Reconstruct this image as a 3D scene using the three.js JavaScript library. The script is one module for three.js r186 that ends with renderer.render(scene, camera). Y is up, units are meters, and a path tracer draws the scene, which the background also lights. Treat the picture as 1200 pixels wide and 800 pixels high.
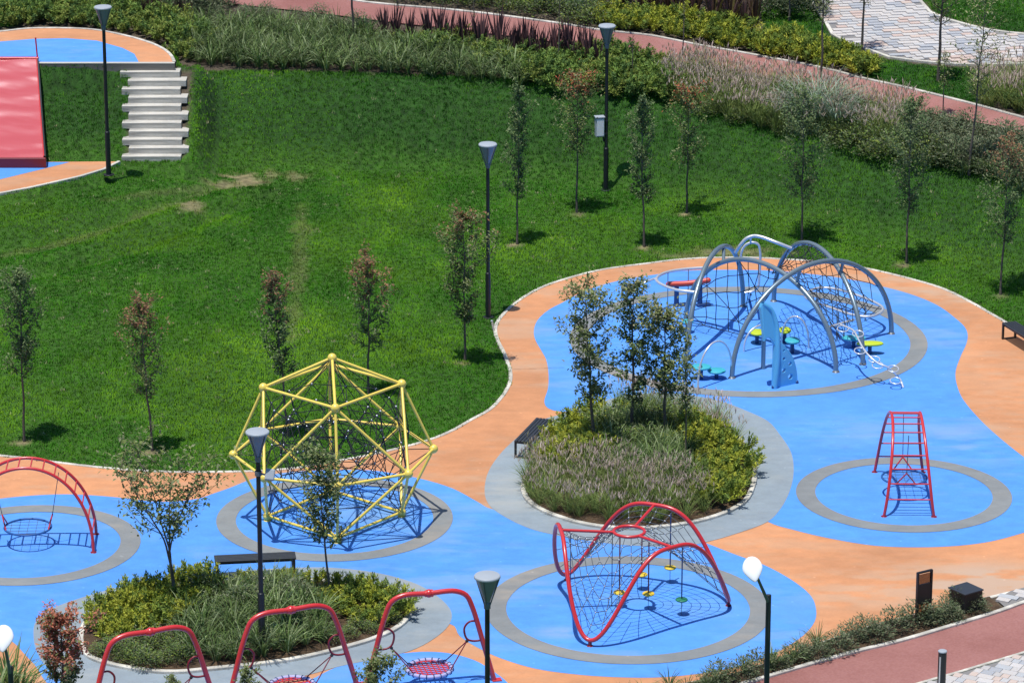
import * as THREE from 'three';
import { Sky } from 'three/addons/objects/Sky.js';
import { mergeGeometries } from 'three/addons/utils/BufferGeometryUtils.js';
import { RoundedBoxGeometry } from 'three/addons/geometries/RoundedBoxGeometry.js';

// ---------------------------------------------------------------- camera, sky, sun, exposure
const scene = new THREE.Scene();
const FOCAL = 4350, PITCH = 18 * Math.PI / 180, EYE = 30;          // pixels of the 1200 x 800 photograph, radians, metres
const camera = new THREE.PerspectiveCamera(2 * Math.atan(400 / FOCAL) * 180 / Math.PI, 1024 / 682, 1, 3000);
camera.position.set(0, EYE, 0); camera.rotation.x = -PITCH;
const renderer = new THREE.WebGLRenderer({ antialias: true });
renderer.toneMapping = THREE.LinearToneMapping;
renderer.toneMappingExposure = 1.0;
renderer.shadowMap.enabled = true; renderer.shadowMap.type = THREE.PCFSoftShadowMap;
const SUN = new THREE.Vector3(-0.128, 1, 0.18).normalize();        // shadows fall short, to the right and away
const sky = new Sky(); sky.name = 'sky'; sky.scale.setScalar(2000); sky.userData = { kind: 'structure', label: 'clear midday sky above the park', category: 'sky' };
Object.assign(sky.material.uniforms.turbidity, { value: 6 }); sky.material.uniforms.rayleigh.value = 0.7;
sky.material.uniforms.mieCoefficient.value = 0.004; sky.material.uniforms.sunPosition.value.copy(SUN);
scene.add(sky); scene.environmentIntensity = 0.12;
const sun = new THREE.DirectionalLight(new THREE.Color(1, 0.955, 0.88), 4.4);
sun.position.copy(SUN).multiplyScalar(150).add(new THREE.Vector3(0, 0, -95)); sun.target.position.set(0, 0, -95);
sun.castShadow = true; sun.shadow.mapSize.set(4096, 4096); sun.shadow.radius = 1;
Object.assign(sun.shadow.camera, { left: -45, right: 45, top: 45, bottom: -45, near: 10, far: 300 });
scene.add(sun, sun.target);

// ---------------------------------------------------------------- small helpers
const V = (x, y, z) => new THREE.Vector3(x, y, z);
const lin = (r, g, b) => new THREE.Color().setRGB(r, g, b);
function rng(seed) { let a = seed >>> 0; return () => { a = a + 0x6D2B79F5 | 0; let t = Math.imul(a ^ a >>> 15, 1 | a); t = t + Math.imul(t ^ t >>> 7, 61 | t) ^ t; return ((t ^ t >>> 14) >>> 0) / 4294967296; }; }
const clamp = (x, a = 0, b = 1) => Math.min(b, Math.max(a, x));
const smooth = (a, b, x) => { const t = clamp((x - a) / (b - a)); return t * t * (3 - 2 * t); };
const mix = (a, b, t) => a + (b - a) * t;
function hash(ix, iy, s) { let h = Math.imul(ix, 374761393) + Math.imul(iy, 668265263) + Math.imul(s, 1442695041) | 0; h = Math.imul(h ^ h >>> 13, 1274126177); return ((h ^ h >>> 16) >>> 0) / 4294967296; }
function vnoise(x, y, s = 1) {
  const ix = Math.floor(x), iy = Math.floor(y), fx = x - ix, fy = y - iy, u = fx * fx * (3 - 2 * fx), v = fy * fy * (3 - 2 * fy);
  return mix(mix(hash(ix, iy, s), hash(ix + 1, iy, s), u), mix(hash(ix, iy + 1, s), hash(ix + 1, iy + 1, s), u), v);
}
function fbm(x, y, o = 4, s = 1) { let a = 0, w = 0.5, t = 0; for (let i = 0; i < o; i++) { a += w * vnoise(x, y, s + i * 17); t += w; w *= 0.5; x = x * 2.03 + 3.1; y = y * 2.03 + 1.7; } return a / t; }
const ray = (px, py) => { const x = (px - 600) / FOCAL, y = -(py - 400) / FOCAL, c = Math.cos(PITCH), s = Math.sin(-PITCH); return V(x, y * c + s, y * s - c); };
function P(px, py, e = 0) { const d = ray(px, py), t = (e - EYE) / d.y; return V(d.x * t, e, d.z * t); }          // point at height e seen at that pixel
const names = {};
const numbered = n => { const k = names[n] = (names[n] ?? -1) + 1; return k ? `${n}_${String(k).padStart(3, '0')}` : n; };
function tag(o, label, category, group, kind) { o.userData.label = label; if (category) o.userData.category = category; if (group) o.userData.group = group; if (kind) o.userData.kind = kind; return o; }
const origin = new Map();
function thing(name, label, category, at = V(0, 0, 0), group) {
  const o = new THREE.Group(); o.name = numbered(name); o.position.copy(at); origin.set(o, at.clone()); scene.add(o); return tag(o, label, category, group);
}
function obj(name, geoms, mat, parent) {                              // one mesh; geometry in world space is moved to its thing's base
  let list = Array.isArray(geoms) ? geoms : [geoms]; if (list.some(q => !q.index) && list.some(q => q.index)) list = list.map(q => q.index ? q.toNonIndexed() : q);
  const g = list.length > 1 ? mergeGeometries(list) : list[0];
  const o = parent ? origin.get(parent) : null;
  if (o) g.translate(-o.x, -o.y, -o.z);
  const m = new THREE.Mesh(g, mat); m.name = parent ? name : numbered(name); (parent ?? scene).add(m);
  if (parent) origin.set(m, o);
  return m;
}
function struct(name, geoms, mat, label, parent) { const m = obj(name, geoms, mat, parent); m.userData.kind = 'structure'; m.userData.label = label; return m; }
function copy(src, at, turn = 0, scale = 1, label, group) {
  const c = src.clone(); c.name = numbered(src.name.replace(/_\d{3}$/, '')); c.userData = { ...src.userData }; c.position.copy(at); c.rotation.y = turn;
  if (Array.isArray(scale)) c.scale.set(...scale); else c.scale.setScalar(scale);
  if (label) c.userData.label = label; if (group) c.userData.group = group; scene.add(c); return c;
}
class MB {                                                            // loose faces with colours
  constructor() { this.p = []; this.n = []; this.c = []; this.u = []; this.i = []; }
  v(q, n, c) { this.p.push(q.x, q.y, q.z); this.n.push(n.x, n.y, n.z); this.c.push(c.r, c.g, c.b); this.u.push(q.x, q.z); return this.p.length / 3 - 1; }
  tri(a, b, c, col) { const n = V().subVectors(b, a).cross(V().subVectors(c, a)).normalize(); const i = this.v(a, n, col); this.v(b, n, col); this.v(c, n, col); this.i.push(i, i + 1, i + 2); }
  quad(a, b, c, d, col) { const n = V().subVectors(b, a).cross(V().subVectors(d, a)).normalize(); const i = this.v(a, n, col); this.v(b, n, col); this.v(c, n, col); this.v(d, n, col); this.i.push(i, i + 1, i + 2, i, i + 2, i + 3); }
  blade(base, az, len, w, lean, bend, col, segs = 3) {                // an arching leaf
    const out = V(Math.cos(az), 0, Math.sin(az)), side = V(-Math.sin(az), 0, Math.cos(az)); let q = base.clone(), ang = lean, last = null;
    for (let k = 0; k <= segs; k++) {
      const f = k / segs, ww = w * (k === segs ? 0 : Math.min(1, 0.55 + f * 1.5) * (1 - f * f * 0.45)) * 0.5;
      const a = q.clone().addScaledVector(side, -ww), b = q.clone().addScaledVector(side, ww);
      if (last) k === segs ? this.tri(last[0], last[1], q, col) : this.quad(last[0], last[1], b, a, col);
      last = [a, b]; q = q.clone().addScaledVector(out, Math.sin(ang) * len / segs); q.y += Math.cos(ang) * len / segs; ang += bend / segs;
    }
  }
  leaf(c, dir, up, len, w, col) {                                     // a pointed leaf folded along its rib
    const s = V().crossVectors(dir, up).normalize(), n = V().crossVectors(s, dir).normalize();
    const m = c.clone().addScaledVector(dir, len * 0.45), t = c.clone().addScaledVector(dir, len);
    const a = m.clone().addScaledVector(s, w / 2).addScaledVector(n, w * 0.15), b = m.clone().addScaledVector(s, -w / 2).addScaledVector(n, w * 0.15);
    this.tri(c, a, t, col); this.tri(c, t, b, col);
  }
  geo() { const g = new THREE.BufferGeometry(); g.setAttribute('position', new THREE.Float32BufferAttribute(this.p, 3)); g.setAttribute('normal', new THREE.Float32BufferAttribute(this.n, 3)); g.setAttribute('uv', new THREE.Float32BufferAttribute(this.u, 2)); g.setAttribute('color', new THREE.Float32BufferAttribute(this.c, 3)); g.setIndex(this.i); return g; }
}
const UP = V(0, 1, 0);
function bar(a, b, r, r2 = r, seg = 8) {
  const d = V().subVectors(b, a), g = new THREE.CylinderGeometry(r2, r, d.length(), seg, 1);
  g.applyQuaternion(new THREE.Quaternion().setFromUnitVectors(UP, d.clone().normalize())); g.translate((a.x + b.x) / 2, (a.y + b.y) / 2, (a.z + b.z) / 2); return g;
}
const ball = (c, r, w = 12, h = 8) => { const g = new THREE.SphereGeometry(r, w, h); g.translate(c.x, c.y, c.z); return g; };
const tube = (pts, r, segs = 40, closed = false, rad = 8) => new THREE.TubeGeometry(new THREE.CatmullRomCurve3(pts, closed, 'centripetal'), segs, r, rad, closed);
function box(w, h, d, c, turn = 0, r = 0) { const g = r ? new RoundedBoxGeometry(w, h, d, 2, r) : new THREE.BoxGeometry(w, h, d); g.rotateY(turn); g.translate(c.x, c.y, c.z); return g; }
const lathe = (prof, seg = 24) => new THREE.LatheGeometry(prof.map(([x, y]) => new THREE.Vector2(x, y)), seg);
function polyline(px, closed, e, sub = 5) {                            // pixels -> smoothed ground line
  const pts = px.map(([x, y]) => typeof e === 'function' ? e(x, y) : P(x, y, e ?? 0));
  return sub > 1 ? new THREE.CatmullRomCurve3(pts, closed, 'centripetal').getPoints(pts.length * sub) : pts;
}
function inside(poly, x, z) { let r = false; for (let i = 0, j = poly.length - 1; i < poly.length; j = i++) { const a = poly[i], b = poly[j]; if ((a.z > z) !== (b.z > z) && x < (b.x - a.x) * (z - a.z) / (b.z - a.z) + a.x) r = !r; } return r; }
function edgeDist(line, x, z, closed) {
  let best = 1e9, side = 1;
  for (let i = 0; i < line.length - (closed ? 0 : 1); i++) {
    const a = line[i], b = line[(i + 1) % line.length], dx = b.x - a.x, dz = b.z - a.z, t = clamp(((x - a.x) * dx + (z - a.z) * dz) / (dx * dx + dz * dz || 1)), ex = x - a.x - t * dx, ez = z - a.z - t * dz, d = ex * ex + ez * ez;
    if (d < best) { best = d; side = dx * (z - a.z) - dz * (x - a.x); }
  }
  return [Math.sqrt(best), side];
}
const sdPoly = (poly, x, z) => (inside(poly, x, z) ? -1 : 1) * edgeDist(poly, x, z, true)[0];

// ---------------------------------------------------------------- textures
function texture(size, metres, fn, srgb = true) {                      // fn(u, v in metres) -> [r, g, b] 0..1 (display values) ; tile of metres
  const d = new Uint8Array(size * size * 4);
  for (let j = 0; j < size; j++) for (let i = 0; i < size; i++) {
    const c = fn(i / size * metres, j / size * metres), k = (j * size + i) * 4;
    d[k] = clamp(c[0]) * 255; d[k + 1] = clamp(c[1]) * 255; d[k + 2] = clamp(c[2]) * 255; d[k + 3] = 255;
  }
  const t = new THREE.DataTexture(d, size, size); t.wrapS = t.wrapT = THREE.MirroredRepeatWrapping; t.magFilter = THREE.LinearFilter; t.minFilter = THREE.LinearMipmapLinearFilter; t.generateMipmaps = true;
  if (srgb) t.colorSpace = THREE.SRGBColorSpace; t.repeat.set(1 / metres, 1 / metres); t.needsUpdate = true; return t;
}
const grainT = texture(256, 1, (u, v) => { const n = 0.35 * hash(u * 256, v * 256, 5) + 0.65 * fbm(u * 24, v * 24, 3, 9); return [n, n, n]; }, false);
// rubber paint: wear and dust lie where the photograph shows them; the tile covers the whole play area (x -20..20, depth 60..100)
const WEAR = 40;
const streak = (x, d) => clamp((fbm(x * 0.55, d * 1.5, 4, 21) - 0.5) * 4.5) * smooth(0.35, 0.7, fbm(x * 0.16, d * 0.2, 3, 33));
const blots = [[906, 424, 1.5, 1.0, 0.75], [655, 742, 0.6, 0.35, 0.9], [700, 700, 1.2, 0.5, 0.3], [1120, 672, 2.6, 1.0, 0.65], [1165, 690, 1.6, 1.2, 0.75], [1080, 700, 2.5, 0.8, 0.5], [1150, 525, 1.3, 1.4, 0.55], [1000, 505, 2.2, 1.2, 0.35], [1090, 395, 1.4, 0.8, 0.45], [1050, 325, 2.6, 0.5, 0.55], [1110, 350, 1.8, 0.7, 0.5], [120, 610, 1.5, 0.8, 0.3], [250, 650, 1.2, 0.5, 0.4], [600, 690, 1.8, 1.0, 0.35], [510, 640, 1.6, 0.7, 0.3], [960, 690, 1.6, 1.2, 0.3], [905, 745, 1.2, 1.0, 0.45], [620, 420, 1.0, 1.2, 0.3], [1180, 440, 1.5, 1.5, 0.3], [930, 640, 1.6, 0.9, 0.3], [740, 440, 1.5, 1.0, 0.45]].map(([x, y, rx, rz, a]) => [P(x, y), rx, rz, a]);
const wearN = 768, wearA = new Float32Array(wearN * wearN);
for (let j = 0; j < wearN; j++) for (let i = 0; i < wearN; i++) {
  const x = -20 + i / wearN * WEAR, d = 60 + j / wearN * WEAR; let m = 0.5 * streak(x, d) + 0.3 * clamp((fbm(x * 2.1 + 9, d * 4.6, 4, 65) - 0.55) * 4) * smooth(0.4, 0.65, fbm(x * 0.3, d * 0.3, 2, 75));
  for (const [c, rx, rz, a] of blots) { const q = Math.hypot((x - c.x) / rx, (d + c.z) / rz); if (q < 1.6) m += a * (1 - smooth(0.2, 1.5, q)) * smooth(0.32, 0.62, fbm(x * 1.3 + 7, d * 3.2, 5, 55)); }
  wearA[j * wearN + i] = clamp(m);
}
const wearAt = (u, v) => wearA[Math.min(wearN - 1, v / WEAR * wearN | 0) * wearN + Math.min(wearN - 1, u / WEAR * wearN | 0)];
const seam0 = P(597, 433), seam1 = P(660, 431);
function rubber(col, dust, amt, vary, seed) {
  const map = texture(1024, WEAR, (u, v) => {
    const x = u - 20, d = v + 60, w = wearAt(u, v) * amt, n = (fbm(x * 0.35, d * 0.35, 3, seed) - 0.5) * vary + (hash(u * 25.6, v * 25.6, seed) - 0.5) * 0.035 + (fbm(x * 3, d * 5, 3, seed + 5) - 0.5) * 0.11;
    const sp = hash(u * 25.6, v * 25.6, seed + 3) > 0.9994 ? 0.1 : 0;
    const sm = x > seam0.x && x < seam1.x && Math.abs(d + mix(seam0.z, seam1.z, (x - seam0.x) / (seam1.x - seam0.x))) < 0.03 ? 0.86 : 1;
    return col.map((c, k) => (mix(c * (1 + n), dust[k], w) + sp) * sm);
  });
  map.offset.set(0, 0);
  return new THREE.MeshStandardMaterial({ map, roughness: 0.86, bumpMap: grainT, bumpScale: 0.004 });
}
const M = {};
M.orange = rubber([0.772, 0.538, 0.372], [0.73, 0.63, 0.545], 0.85, 0.2, 101);
M.blue = rubber([0.315, 0.57, 0.89], [0.55, 0.635, 0.73], 0.75, 0.09, 202);
M.grey = rubber([0.535, 0.58, 0.608], [0.66, 0.65, 0.62], 0.7, 0.1, 303);
M.ring = rubber([0.498, 0.512, 0.512], [0.63, 0.585, 0.53], 0.8, 0.12, 404);
const concT = texture(256, 4, (u, v) => { const n = 0.72 + (fbm(u * 2.5, v * 2.5, 4, 71) - 0.5) * 0.35 + (hash(u * 64, v * 64, 3) - 0.5) * 0.08; return [n, n * 0.99, n * 0.955]; });
const std = (c, o = {}) => new THREE.MeshStandardMaterial({ color: c, roughness: 0.7, ...o });
M.kerb = std(lin(1.12, 1.08, 1.0), { map: concT, roughness: 0.9, bumpMap: grainT, bumpScale: 0.01 });
M.concrete = std(lin(1.08, 1.04, 0.97), { map: concT, roughness: 0.9, bumpMap: grainT, bumpScale: 0.01 });
M.wall = std(lin(0.4, 0.385, 0.36), { map: concT, roughness: 0.92 });
const pathT = texture(512, 16, (u, v) => { const n = (fbm(u * 0.6, v * 0.6, 4, 81) - 0.5) * 0.14 + (hash(u * 32, v * 32, 8) - 0.5) * 0.05; return [0.6 + n, 0.405 + n, 0.375 + n]; });
M.path = new THREE.MeshStandardMaterial({ map: pathT, roughness: 0.92, bumpMap: grainT, bumpScale: 0.006 });
const soilT = texture(256, 5, (u, v) => { const n = fbm(u * 5, v * 5, 4, 91), k = hash(u * 51, v * 51, 4) > 0.93 ? 0.12 : 0; return [0.25 + n * 0.17 + k, 0.19 + n * 0.14 + k, 0.13 + n * 0.1 + k]; });
M.soil = new THREE.MeshStandardMaterial({ map: soilT, roughness: 1, bumpMap: grainT, bumpScale: 0.05 });
M.leaf = new THREE.MeshPhysicalMaterial({ vertexColors: true, roughness: 0.85, specularIntensity: 0.4, transmission: 0.35, thickness: 0, side: THREE.DoubleSide });
M.plant = new THREE.MeshPhysicalMaterial({ vertexColors: true, roughness: 0.9, specularIntensity: 0.3, transmission: 0.3, thickness: 0, side: THREE.DoubleSide });
const barkT = texture(128, 1, (u, v) => { const n = fbm(u * 30, v * 6, 3, 12); return [0.3 + n * 0.2, 0.27 + n * 0.18, 0.24 + n * 0.16]; });
M.bark = new THREE.MeshStandardMaterial({ map: barkT, roughness: 0.95 });
M.black = std(lin(0.012, 0.014, 0.017), { roughness: 0.42 });
M.lampTop = std(lin(0.36, 0.395, 0.425), { roughness: 0.5 });
M.diffuser = new THREE.MeshPhysicalMaterial({ color: lin(0.2, 0.22, 0.25), roughness: 0.35, clearcoat: 0.3 });
M.lampGrey = std(lin(0.16, 0.18, 0.2), { roughness: 0.45, metalness: 0.3 });
M.white = std(lin(0.82, 0.82, 0.82), { roughness: 0.4 });
M.red = new THREE.MeshPhysicalMaterial({ color: lin(0.62, 0.03, 0.032), roughness: 0.35, clearcoat: 0.5, clearcoatRoughness: 0.2 });
M.darkRed = new THREE.MeshPhysicalMaterial({ color: lin(0.2, 0.012, 0.02), roughness: 0.4 });
M.yellow = new THREE.MeshPhysicalMaterial({ color: lin(0.88, 0.66, 0.11), roughness: 0.38, clearcoat: 0.4, clearcoatRoughness: 0.25 });
M.rope = std(lin(0.018, 0.02, 0.024), { roughness: 0.9 });
M.ropeGrey = std(lin(0.09, 0.1, 0.11), { roughness: 0.9 });
M.clip = std(lin(0.6, 0.62, 0.64), { roughness: 0.3, metalness: 0.6 });
M.slate = new THREE.MeshPhysicalMaterial({ color: lin(0.2, 0.265, 0.3), roughness: 0.32, metalness: 0.35, clearcoat: 0.4, clearcoatRoughness: 0.2 });
M.silver = std(lin(0.72, 0.73, 0.74), { roughness: 0.3, metalness: 0.5 });
M.panel = new THREE.MeshPhysicalMaterial({ color: lin(0.11, 0.43, 0.72), roughness: 0.32, clearcoat: 0.5, clearcoatRoughness: 0.2, side: THREE.DoubleSide });
M.lime = std(lin(0.5, 0.62, 0.03), { roughness: 0.45 });
M.teal = std(lin(0.05, 0.42, 0.5), { roughness: 0.45 });
M.navy = std(lin(0.015, 0.05, 0.16), { roughness: 0.5 });
M.disc = std(lin(0.75, 0.52, 0.04), { roughness: 0.45 });
M.greenDisc = std(lin(0.02, 0.2, 0.1), { roughness: 0.45 });
M.orangeRed = new THREE.MeshPhysicalMaterial({ color: lin(0.62, 0.06, 0.03), roughness: 0.4, clearcoat: 0.3 });

// ---------------------------------------------------------------- outlines read from the photograph
const padPx = [[-140, 520], [-70, 526], [0, 534], [30, 537], [75, 543], [130, 549], [200, 553], [250, 553], [300, 552], [350, 548], [390, 541], [434, 533], [460, 527], [486, 520.5], [510, 513], [530, 504.5], [552, 492], [573, 480.5], [584, 470], [593, 458], [598, 446], [598, 435], [595, 425], [590, 412], [584, 400.6], [580.5, 389], [582, 379], [589, 369], [601, 357.5], [619, 345], [639, 335], [667.5, 325.6], [701, 317], [729, 312.5], [757.5, 309], [790, 304.8], [827, 302.2], [860, 301.6], [896, 302.5], [920, 304], [951, 305.8], [980, 309], [1007.5, 313], [1040, 320], [1070, 327.5], [1106.5, 338.6], [1138, 354], [1162.5, 368], [1178, 377], [1200, 391], [1250, 425], [1300, 480], [1330, 560], [1320, 630], [1260, 673], [1190, 693], [1100, 714], [1000, 741], [900, 778], [850, 793], [780, 806], [700, 830], [640, 900], [300, 930], [-140, 900]];
const pad = polyline(padPx, true, 0, 3);
// height of the ground: flat play area, lawn rising gently behind it, a bank, planted slope above
const lowPadPx = [[-90, 189.5], [50, 189.5], [139, 189], [121, 198], [91, 207], [33, 220], [0, 226], [-90, 243]];
const E_LOW = 1.38, E_UP = 3.42;
const lowPad = lowPadPx.map(([x, y]) => P(x, y, E_LOW));
const upPadPx = [[-90, 74.3], [45, 74.3], [204, 73], [200, 65], [192, 58], [175, 50], [143, 41], [108, 34.7], [67, 33], [33, 33.5], [0, 37], [-90, 44]];
const upPad = upPadPx.map(([x, y]) => P(x, y, E_UP));
// shallow steps in the lawn below the terrace
const tracks = [[[[-60, 318], [0, 300], [60, 287], [130, 268], [200, 240], [250, 220], [300, 207]], 0.34], [[[-60, 285], [0, 268], [90, 248], [170, 228], [215, 212]], 0.22]].map(([l, k]) => [l.map(([x, y]) => P(x, y, 1.15)), k]);
function rise(x, z) {
  const sd = Math.max(0, sdPoly(pad, x, z)), d = -z, q0 = mix(76, 90, smooth(0, 9, x)); let h = 1.15 * (1 - Math.exp(-sd * 0.06)) * smooth(q0, q0 + 7, d);
  const t = sdPoly(lowPad, x, z); h += 0.45 * (1 - smooth(0.5, 4.2, t)) * (d > 90 ? 1 : 0);
  for (const [l, k] of tracks) { const [q, s] = edgeDist(l, x, z, false); if (q < 1) h += k * (s < 0 ? 1 : -1) * q * (1 - smooth(0.3, 1, q)); }
  return h + (fbm(x * 0.25, z * 0.25, 2, 7) - 0.5) * 0.12 * smooth(0.3, 3, sd) * (d > 80 ? 1 : 0);
}
function march(fn) { return (px, py) => { const d = ray(px, py); let a = 60 / -d.z, b = 60 / -d.z; for (let k = 0; k < 400; k++) { const t = a + 0.4; if (EYE + d.y * t < fn(d.x * t, d.z * t)) { b = t; break; } a = t; b = t; } for (let k = 0; k < 14; k++) { const m = (a + b) / 2; if (EYE + d.y * m < fn(d.x * m, d.z * m)) b = m; else a = m; } const t = (a + b) / 2; return V(d.x * t, EYE + d.y * t, d.z * t); }; }
const baseLine = [[-330, 190], [-80, 189], [50, 188], [139, 187], [220, 193], [330, 197], [450, 200], [560, 206], [650, 214], [750, 226], [850, 240], [950, 262], [1050, 285], [1130, 308], [1200, 338], [1280, 385]].map(([x, y]) => { const r = march((a, b) => x < 145 ? E_LOW : rise(a, b)); return r(x, y); });
function bank(x, z) { const [d, s] = edgeDist(baseLine, x, z, false); return s < 0 ? d : -d; }
const BW = 3.45;
function ground(x, z) {
  const s = bank(x, z), top = mix(2.0, 1.42, smooth(3, 8.5, x));
  let h = rise(x, z); if (s > -2) { const t = clamp(s / BW); h += top * mix(t, t * t * (3 - 2 * t), 0.6 * smooth(-9.6, -7.5, x)) + 0.07 * clamp(s - BW, 0, 14) + 0.02 * Math.max(0, s - BW - 14); }
  return h;
}
const stairLow = P(176, 660 / 3.637 + 1.2, E_LOW + 0.071), stairTop = P(176, 300 / 3.637 + 1.2, E_LOW + 1.851), stairX = [P(139.5, 184, E_LOW).x, P(221.5, 184, E_LOW).x];
function H(x, z) {
  if (inside(pad, x, z)) return -0.06;
  let h = ground(x, z);
  for (const [poly, lv] of [[lowPad, E_LOW], [upPad, E_UP]]) { if (-z > 98 && x < -4) { const q = sdPoly(poly, x, z); if (q < 0.5) h = q < 0.05 ? lv - 0.07 : mix(lv - 0.02, h, smooth(0.05, 0.5, q)); } }
  const m = Math.max(stairX[0] - x, x - stairX[1], z - stairLow.z - 0.1, stairTop.z - 0.6 - z);       // the bank is graded under the stairs
  if (m < 0.7) h = mix(stairLow.y + (stairTop.y - stairLow.y) * clamp((stairLow.z - z) / (stairLow.z - stairTop.z), -0.12, 1.04) - mix(0.23, 0.06, smooth(-0.25, 0.05, m)), h, smooth(0.05, 0.7, m));
  return h;
}
const G = march(H);                                                    // pixel -> ground

// ---------------------------------------------------------------- terrain
function sheet(line, y, sc = 1) {                                      // flat sheet inside an outline
  const sh = line.map(p => new THREE.Vector2(p.x, -p.z)); if (THREE.ShapeUtils.isClockWise(sh)) { sh.reverse(); line = [...line].reverse(); }
  const f = THREE.ShapeUtils.triangulateShape(sh, []), g = new THREE.BufferGeometry(), p = [], n = [], u = [];
  for (const q of line) { p.push(q.x, typeof y === 'function' ? y(q.x, q.z) : y, q.z); n.push(0, 1, 0); u.push(q.x + 20, -q.z - 60); }
  g.setAttribute('position', new THREE.Float32BufferAttribute(p, 3)); g.setAttribute('normal', new THREE.Float32BufferAttribute(n, 3)); g.setAttribute('uv', new THREE.Float32BufferAttribute(u, 2)); g.setIndex(f.flat()); return g;
}
function ringSheet(c, r0, r1, y) { const g = new THREE.BufferGeometry(), p = [], n = [], u = [], id = []; const N = 96; for (let k = 0; k <= N; k++) { const a = k / N * Math.PI * 2; for (const r of [r0, r1]) { const x = c.x + Math.cos(a) * r, z = c.z - Math.sin(a) * r; p.push(x, y, z); n.push(0, 1, 0); u.push(x + 20, -z - 60); } if (k < N) { const i = k * 2; id.push(i, i + 1, i + 3, i, i + 3, i + 2); } } g.setAttribute('position', new THREE.Float32BufferAttribute(p, 3)); g.setAttribute('normal', new THREE.Float32BufferAttribute(n, 3)); g.setAttribute('uv', new THREE.Float32BufferAttribute(u, 2)); g.setIndex(id); return g; }
function kerbLine(line, w, top, down, closed, hf = () => 0) {           // a real raised edging following a line
  const p = [], id = [], n = line.length, u = [];
  for (let k = 0; k < n; k++) {
    const a = line[closed ? (k - 1 + n) % n : Math.max(0, k - 1)], b = line[closed ? (k + 1) % n : Math.min(n - 1, k + 1)], t = V(b.x - a.x, 0, b.z - a.z).normalize(), s = V(-t.z, 0, t.x), q = line[k], h = hf(q.x, q.z);
    for (const [o, y] of [[-w / 2, h - down], [-w / 2, h + top - 0.012], [-w / 2 + 0.012, h + top], [w / 2 - 0.012, h + top], [w / 2, h + top - 0.012], [w / 2, h - down]]) { p.push(q.x + s.x * o, y, q.z + s.z * o); u.push(k * 0.3, o + y); }
  }
  for (let k = 0; k < n - (closed ? 0 : 1); k++) for (let j = 0; j < 5; j++) { const a = k * 6 + j, b = ((k + 1) % n) * 6 + j; id.push(a, b, a + 1, b, b + 1, a + 1); }
  const g = new THREE.BufferGeometry(); g.setAttribute('position', new THREE.Float32BufferAttribute(p, 3)); g.setAttribute('uv', new THREE.Float32BufferAttribute(u, 2)); g.setIndex(id); const f = g.toNonIndexed(); f.computeVertexNormals(); return f;
}
const pathTopPx = [[60, -36], [200, -22], [300, -12], [400, 0], [430, 4.5], [490, 10], [520, 12.5], [567, 17.5], [600, 21.7], [660, 30], [720, 39], [765, 44], [810, 53], [870, 63.6], [915, 72], [960, 80.5], [1017, 95], [1072, 107], [1141, 124], [1200, 140], [1280, 164]];
const pathLowPx = [[60, -14], [200, -1], [300, 9], [400, 20], [440, 25], [490, 31], [520, 34], [567, 40], [600, 44], [660, 52], [720, 61], [765, 68], [810, 76], [870, 87], [915, 96], [960, 106], [1017, 119], [1072, 130], [1141, 144], [1200, 156], [1280, 182]];
const toG = pts => new THREE.CatmullRomCurve3(pts.map(([x, y]) => G(x, y)), false, 'centripetal').getPoints(100);
const pathTop = toG(pathTopPx), pathLow = toG(pathLowPx);
const plazaPx = [[940, -40], [950, 0], [965, 22], [976, 41], [995.5, 52], [1020, 60], [1042, 68], [1080, 73], [1117, 76], [1153, 77], [1200, 76], [1290, 74], [1290, 40], [1200, 41], [1180, 39], [1158, 36], [1133, 30], [1107, 22.5], [1090, 15], [1077, 0], [1060, -40]];
const plaza = plazaPx.map(([x, y]) => G(x, y));
const gravelPatch = (px, py) => 0;
const dry = [[288, 212, 0.75, 0.9, 0.85], [262, 218, 0.5, 0.6, 0.7], [228, 239, 0.5, 0.5, 0.75], [345, 207, 0.5, 0.5, 0.55], [315, 204, 0.5, 0.5, 0.5], [352, 265, 0.3, 1.5, 0.3], [350, 320, 0.25, 3.0, 0.26], [343, 370, 0.25, 2, 0.26], [860, 295, 1.6, 0.5, 0.55], [800, 299, 1.2, 0.35, 0.4], ...[[28, 518], [178, 529], [545, 425], [606, 287], [676, 250], [755, 290], [805, 250], [940, 283], [1063, 309], [1173, 346]].map(([x, y]) => [x - 3, y + 1, 0.22, 0.2, 1])].map(([x, y, a, b, w]) => [G(x, y), a, b, w]);
const paleLines = [[[-40, 311], [0, 301], [60, 288], [130, 269], [200, 241], [250, 221]], [[352, 240], [354, 270], [350, 320], [344, 365], [340, 400]], [[120, 235], [200, 226], [290, 212]]].map(l => l.map(([x, y]) => G(x, y)));  // paler lines: trodden grass, and the lawn crease put into the colour
const dryness = (x, z) => { let m = 0; for (const l of paleLines) { const q = edgeDist(l, x, z, false)[0] + (fbm(x * 1.6, z * 1.6, 3, 87) - 0.5) * 0.35; if (q < 0.3) m = Math.max(m, 0.2 * (1 - smooth(0.05, 0.3, q))); } for (const [c, a, b, w] of dry) { const q = Math.hypot((x - c.x) / a, (z - c.z) / b); if (q < 2) m = Math.max(m, w * (1 - smooth(0.3, 1.3, q + (fbm(x * 3.5, z * 3.5, 4, 77) - 0.45) * 2.2))); } return m; };
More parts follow.
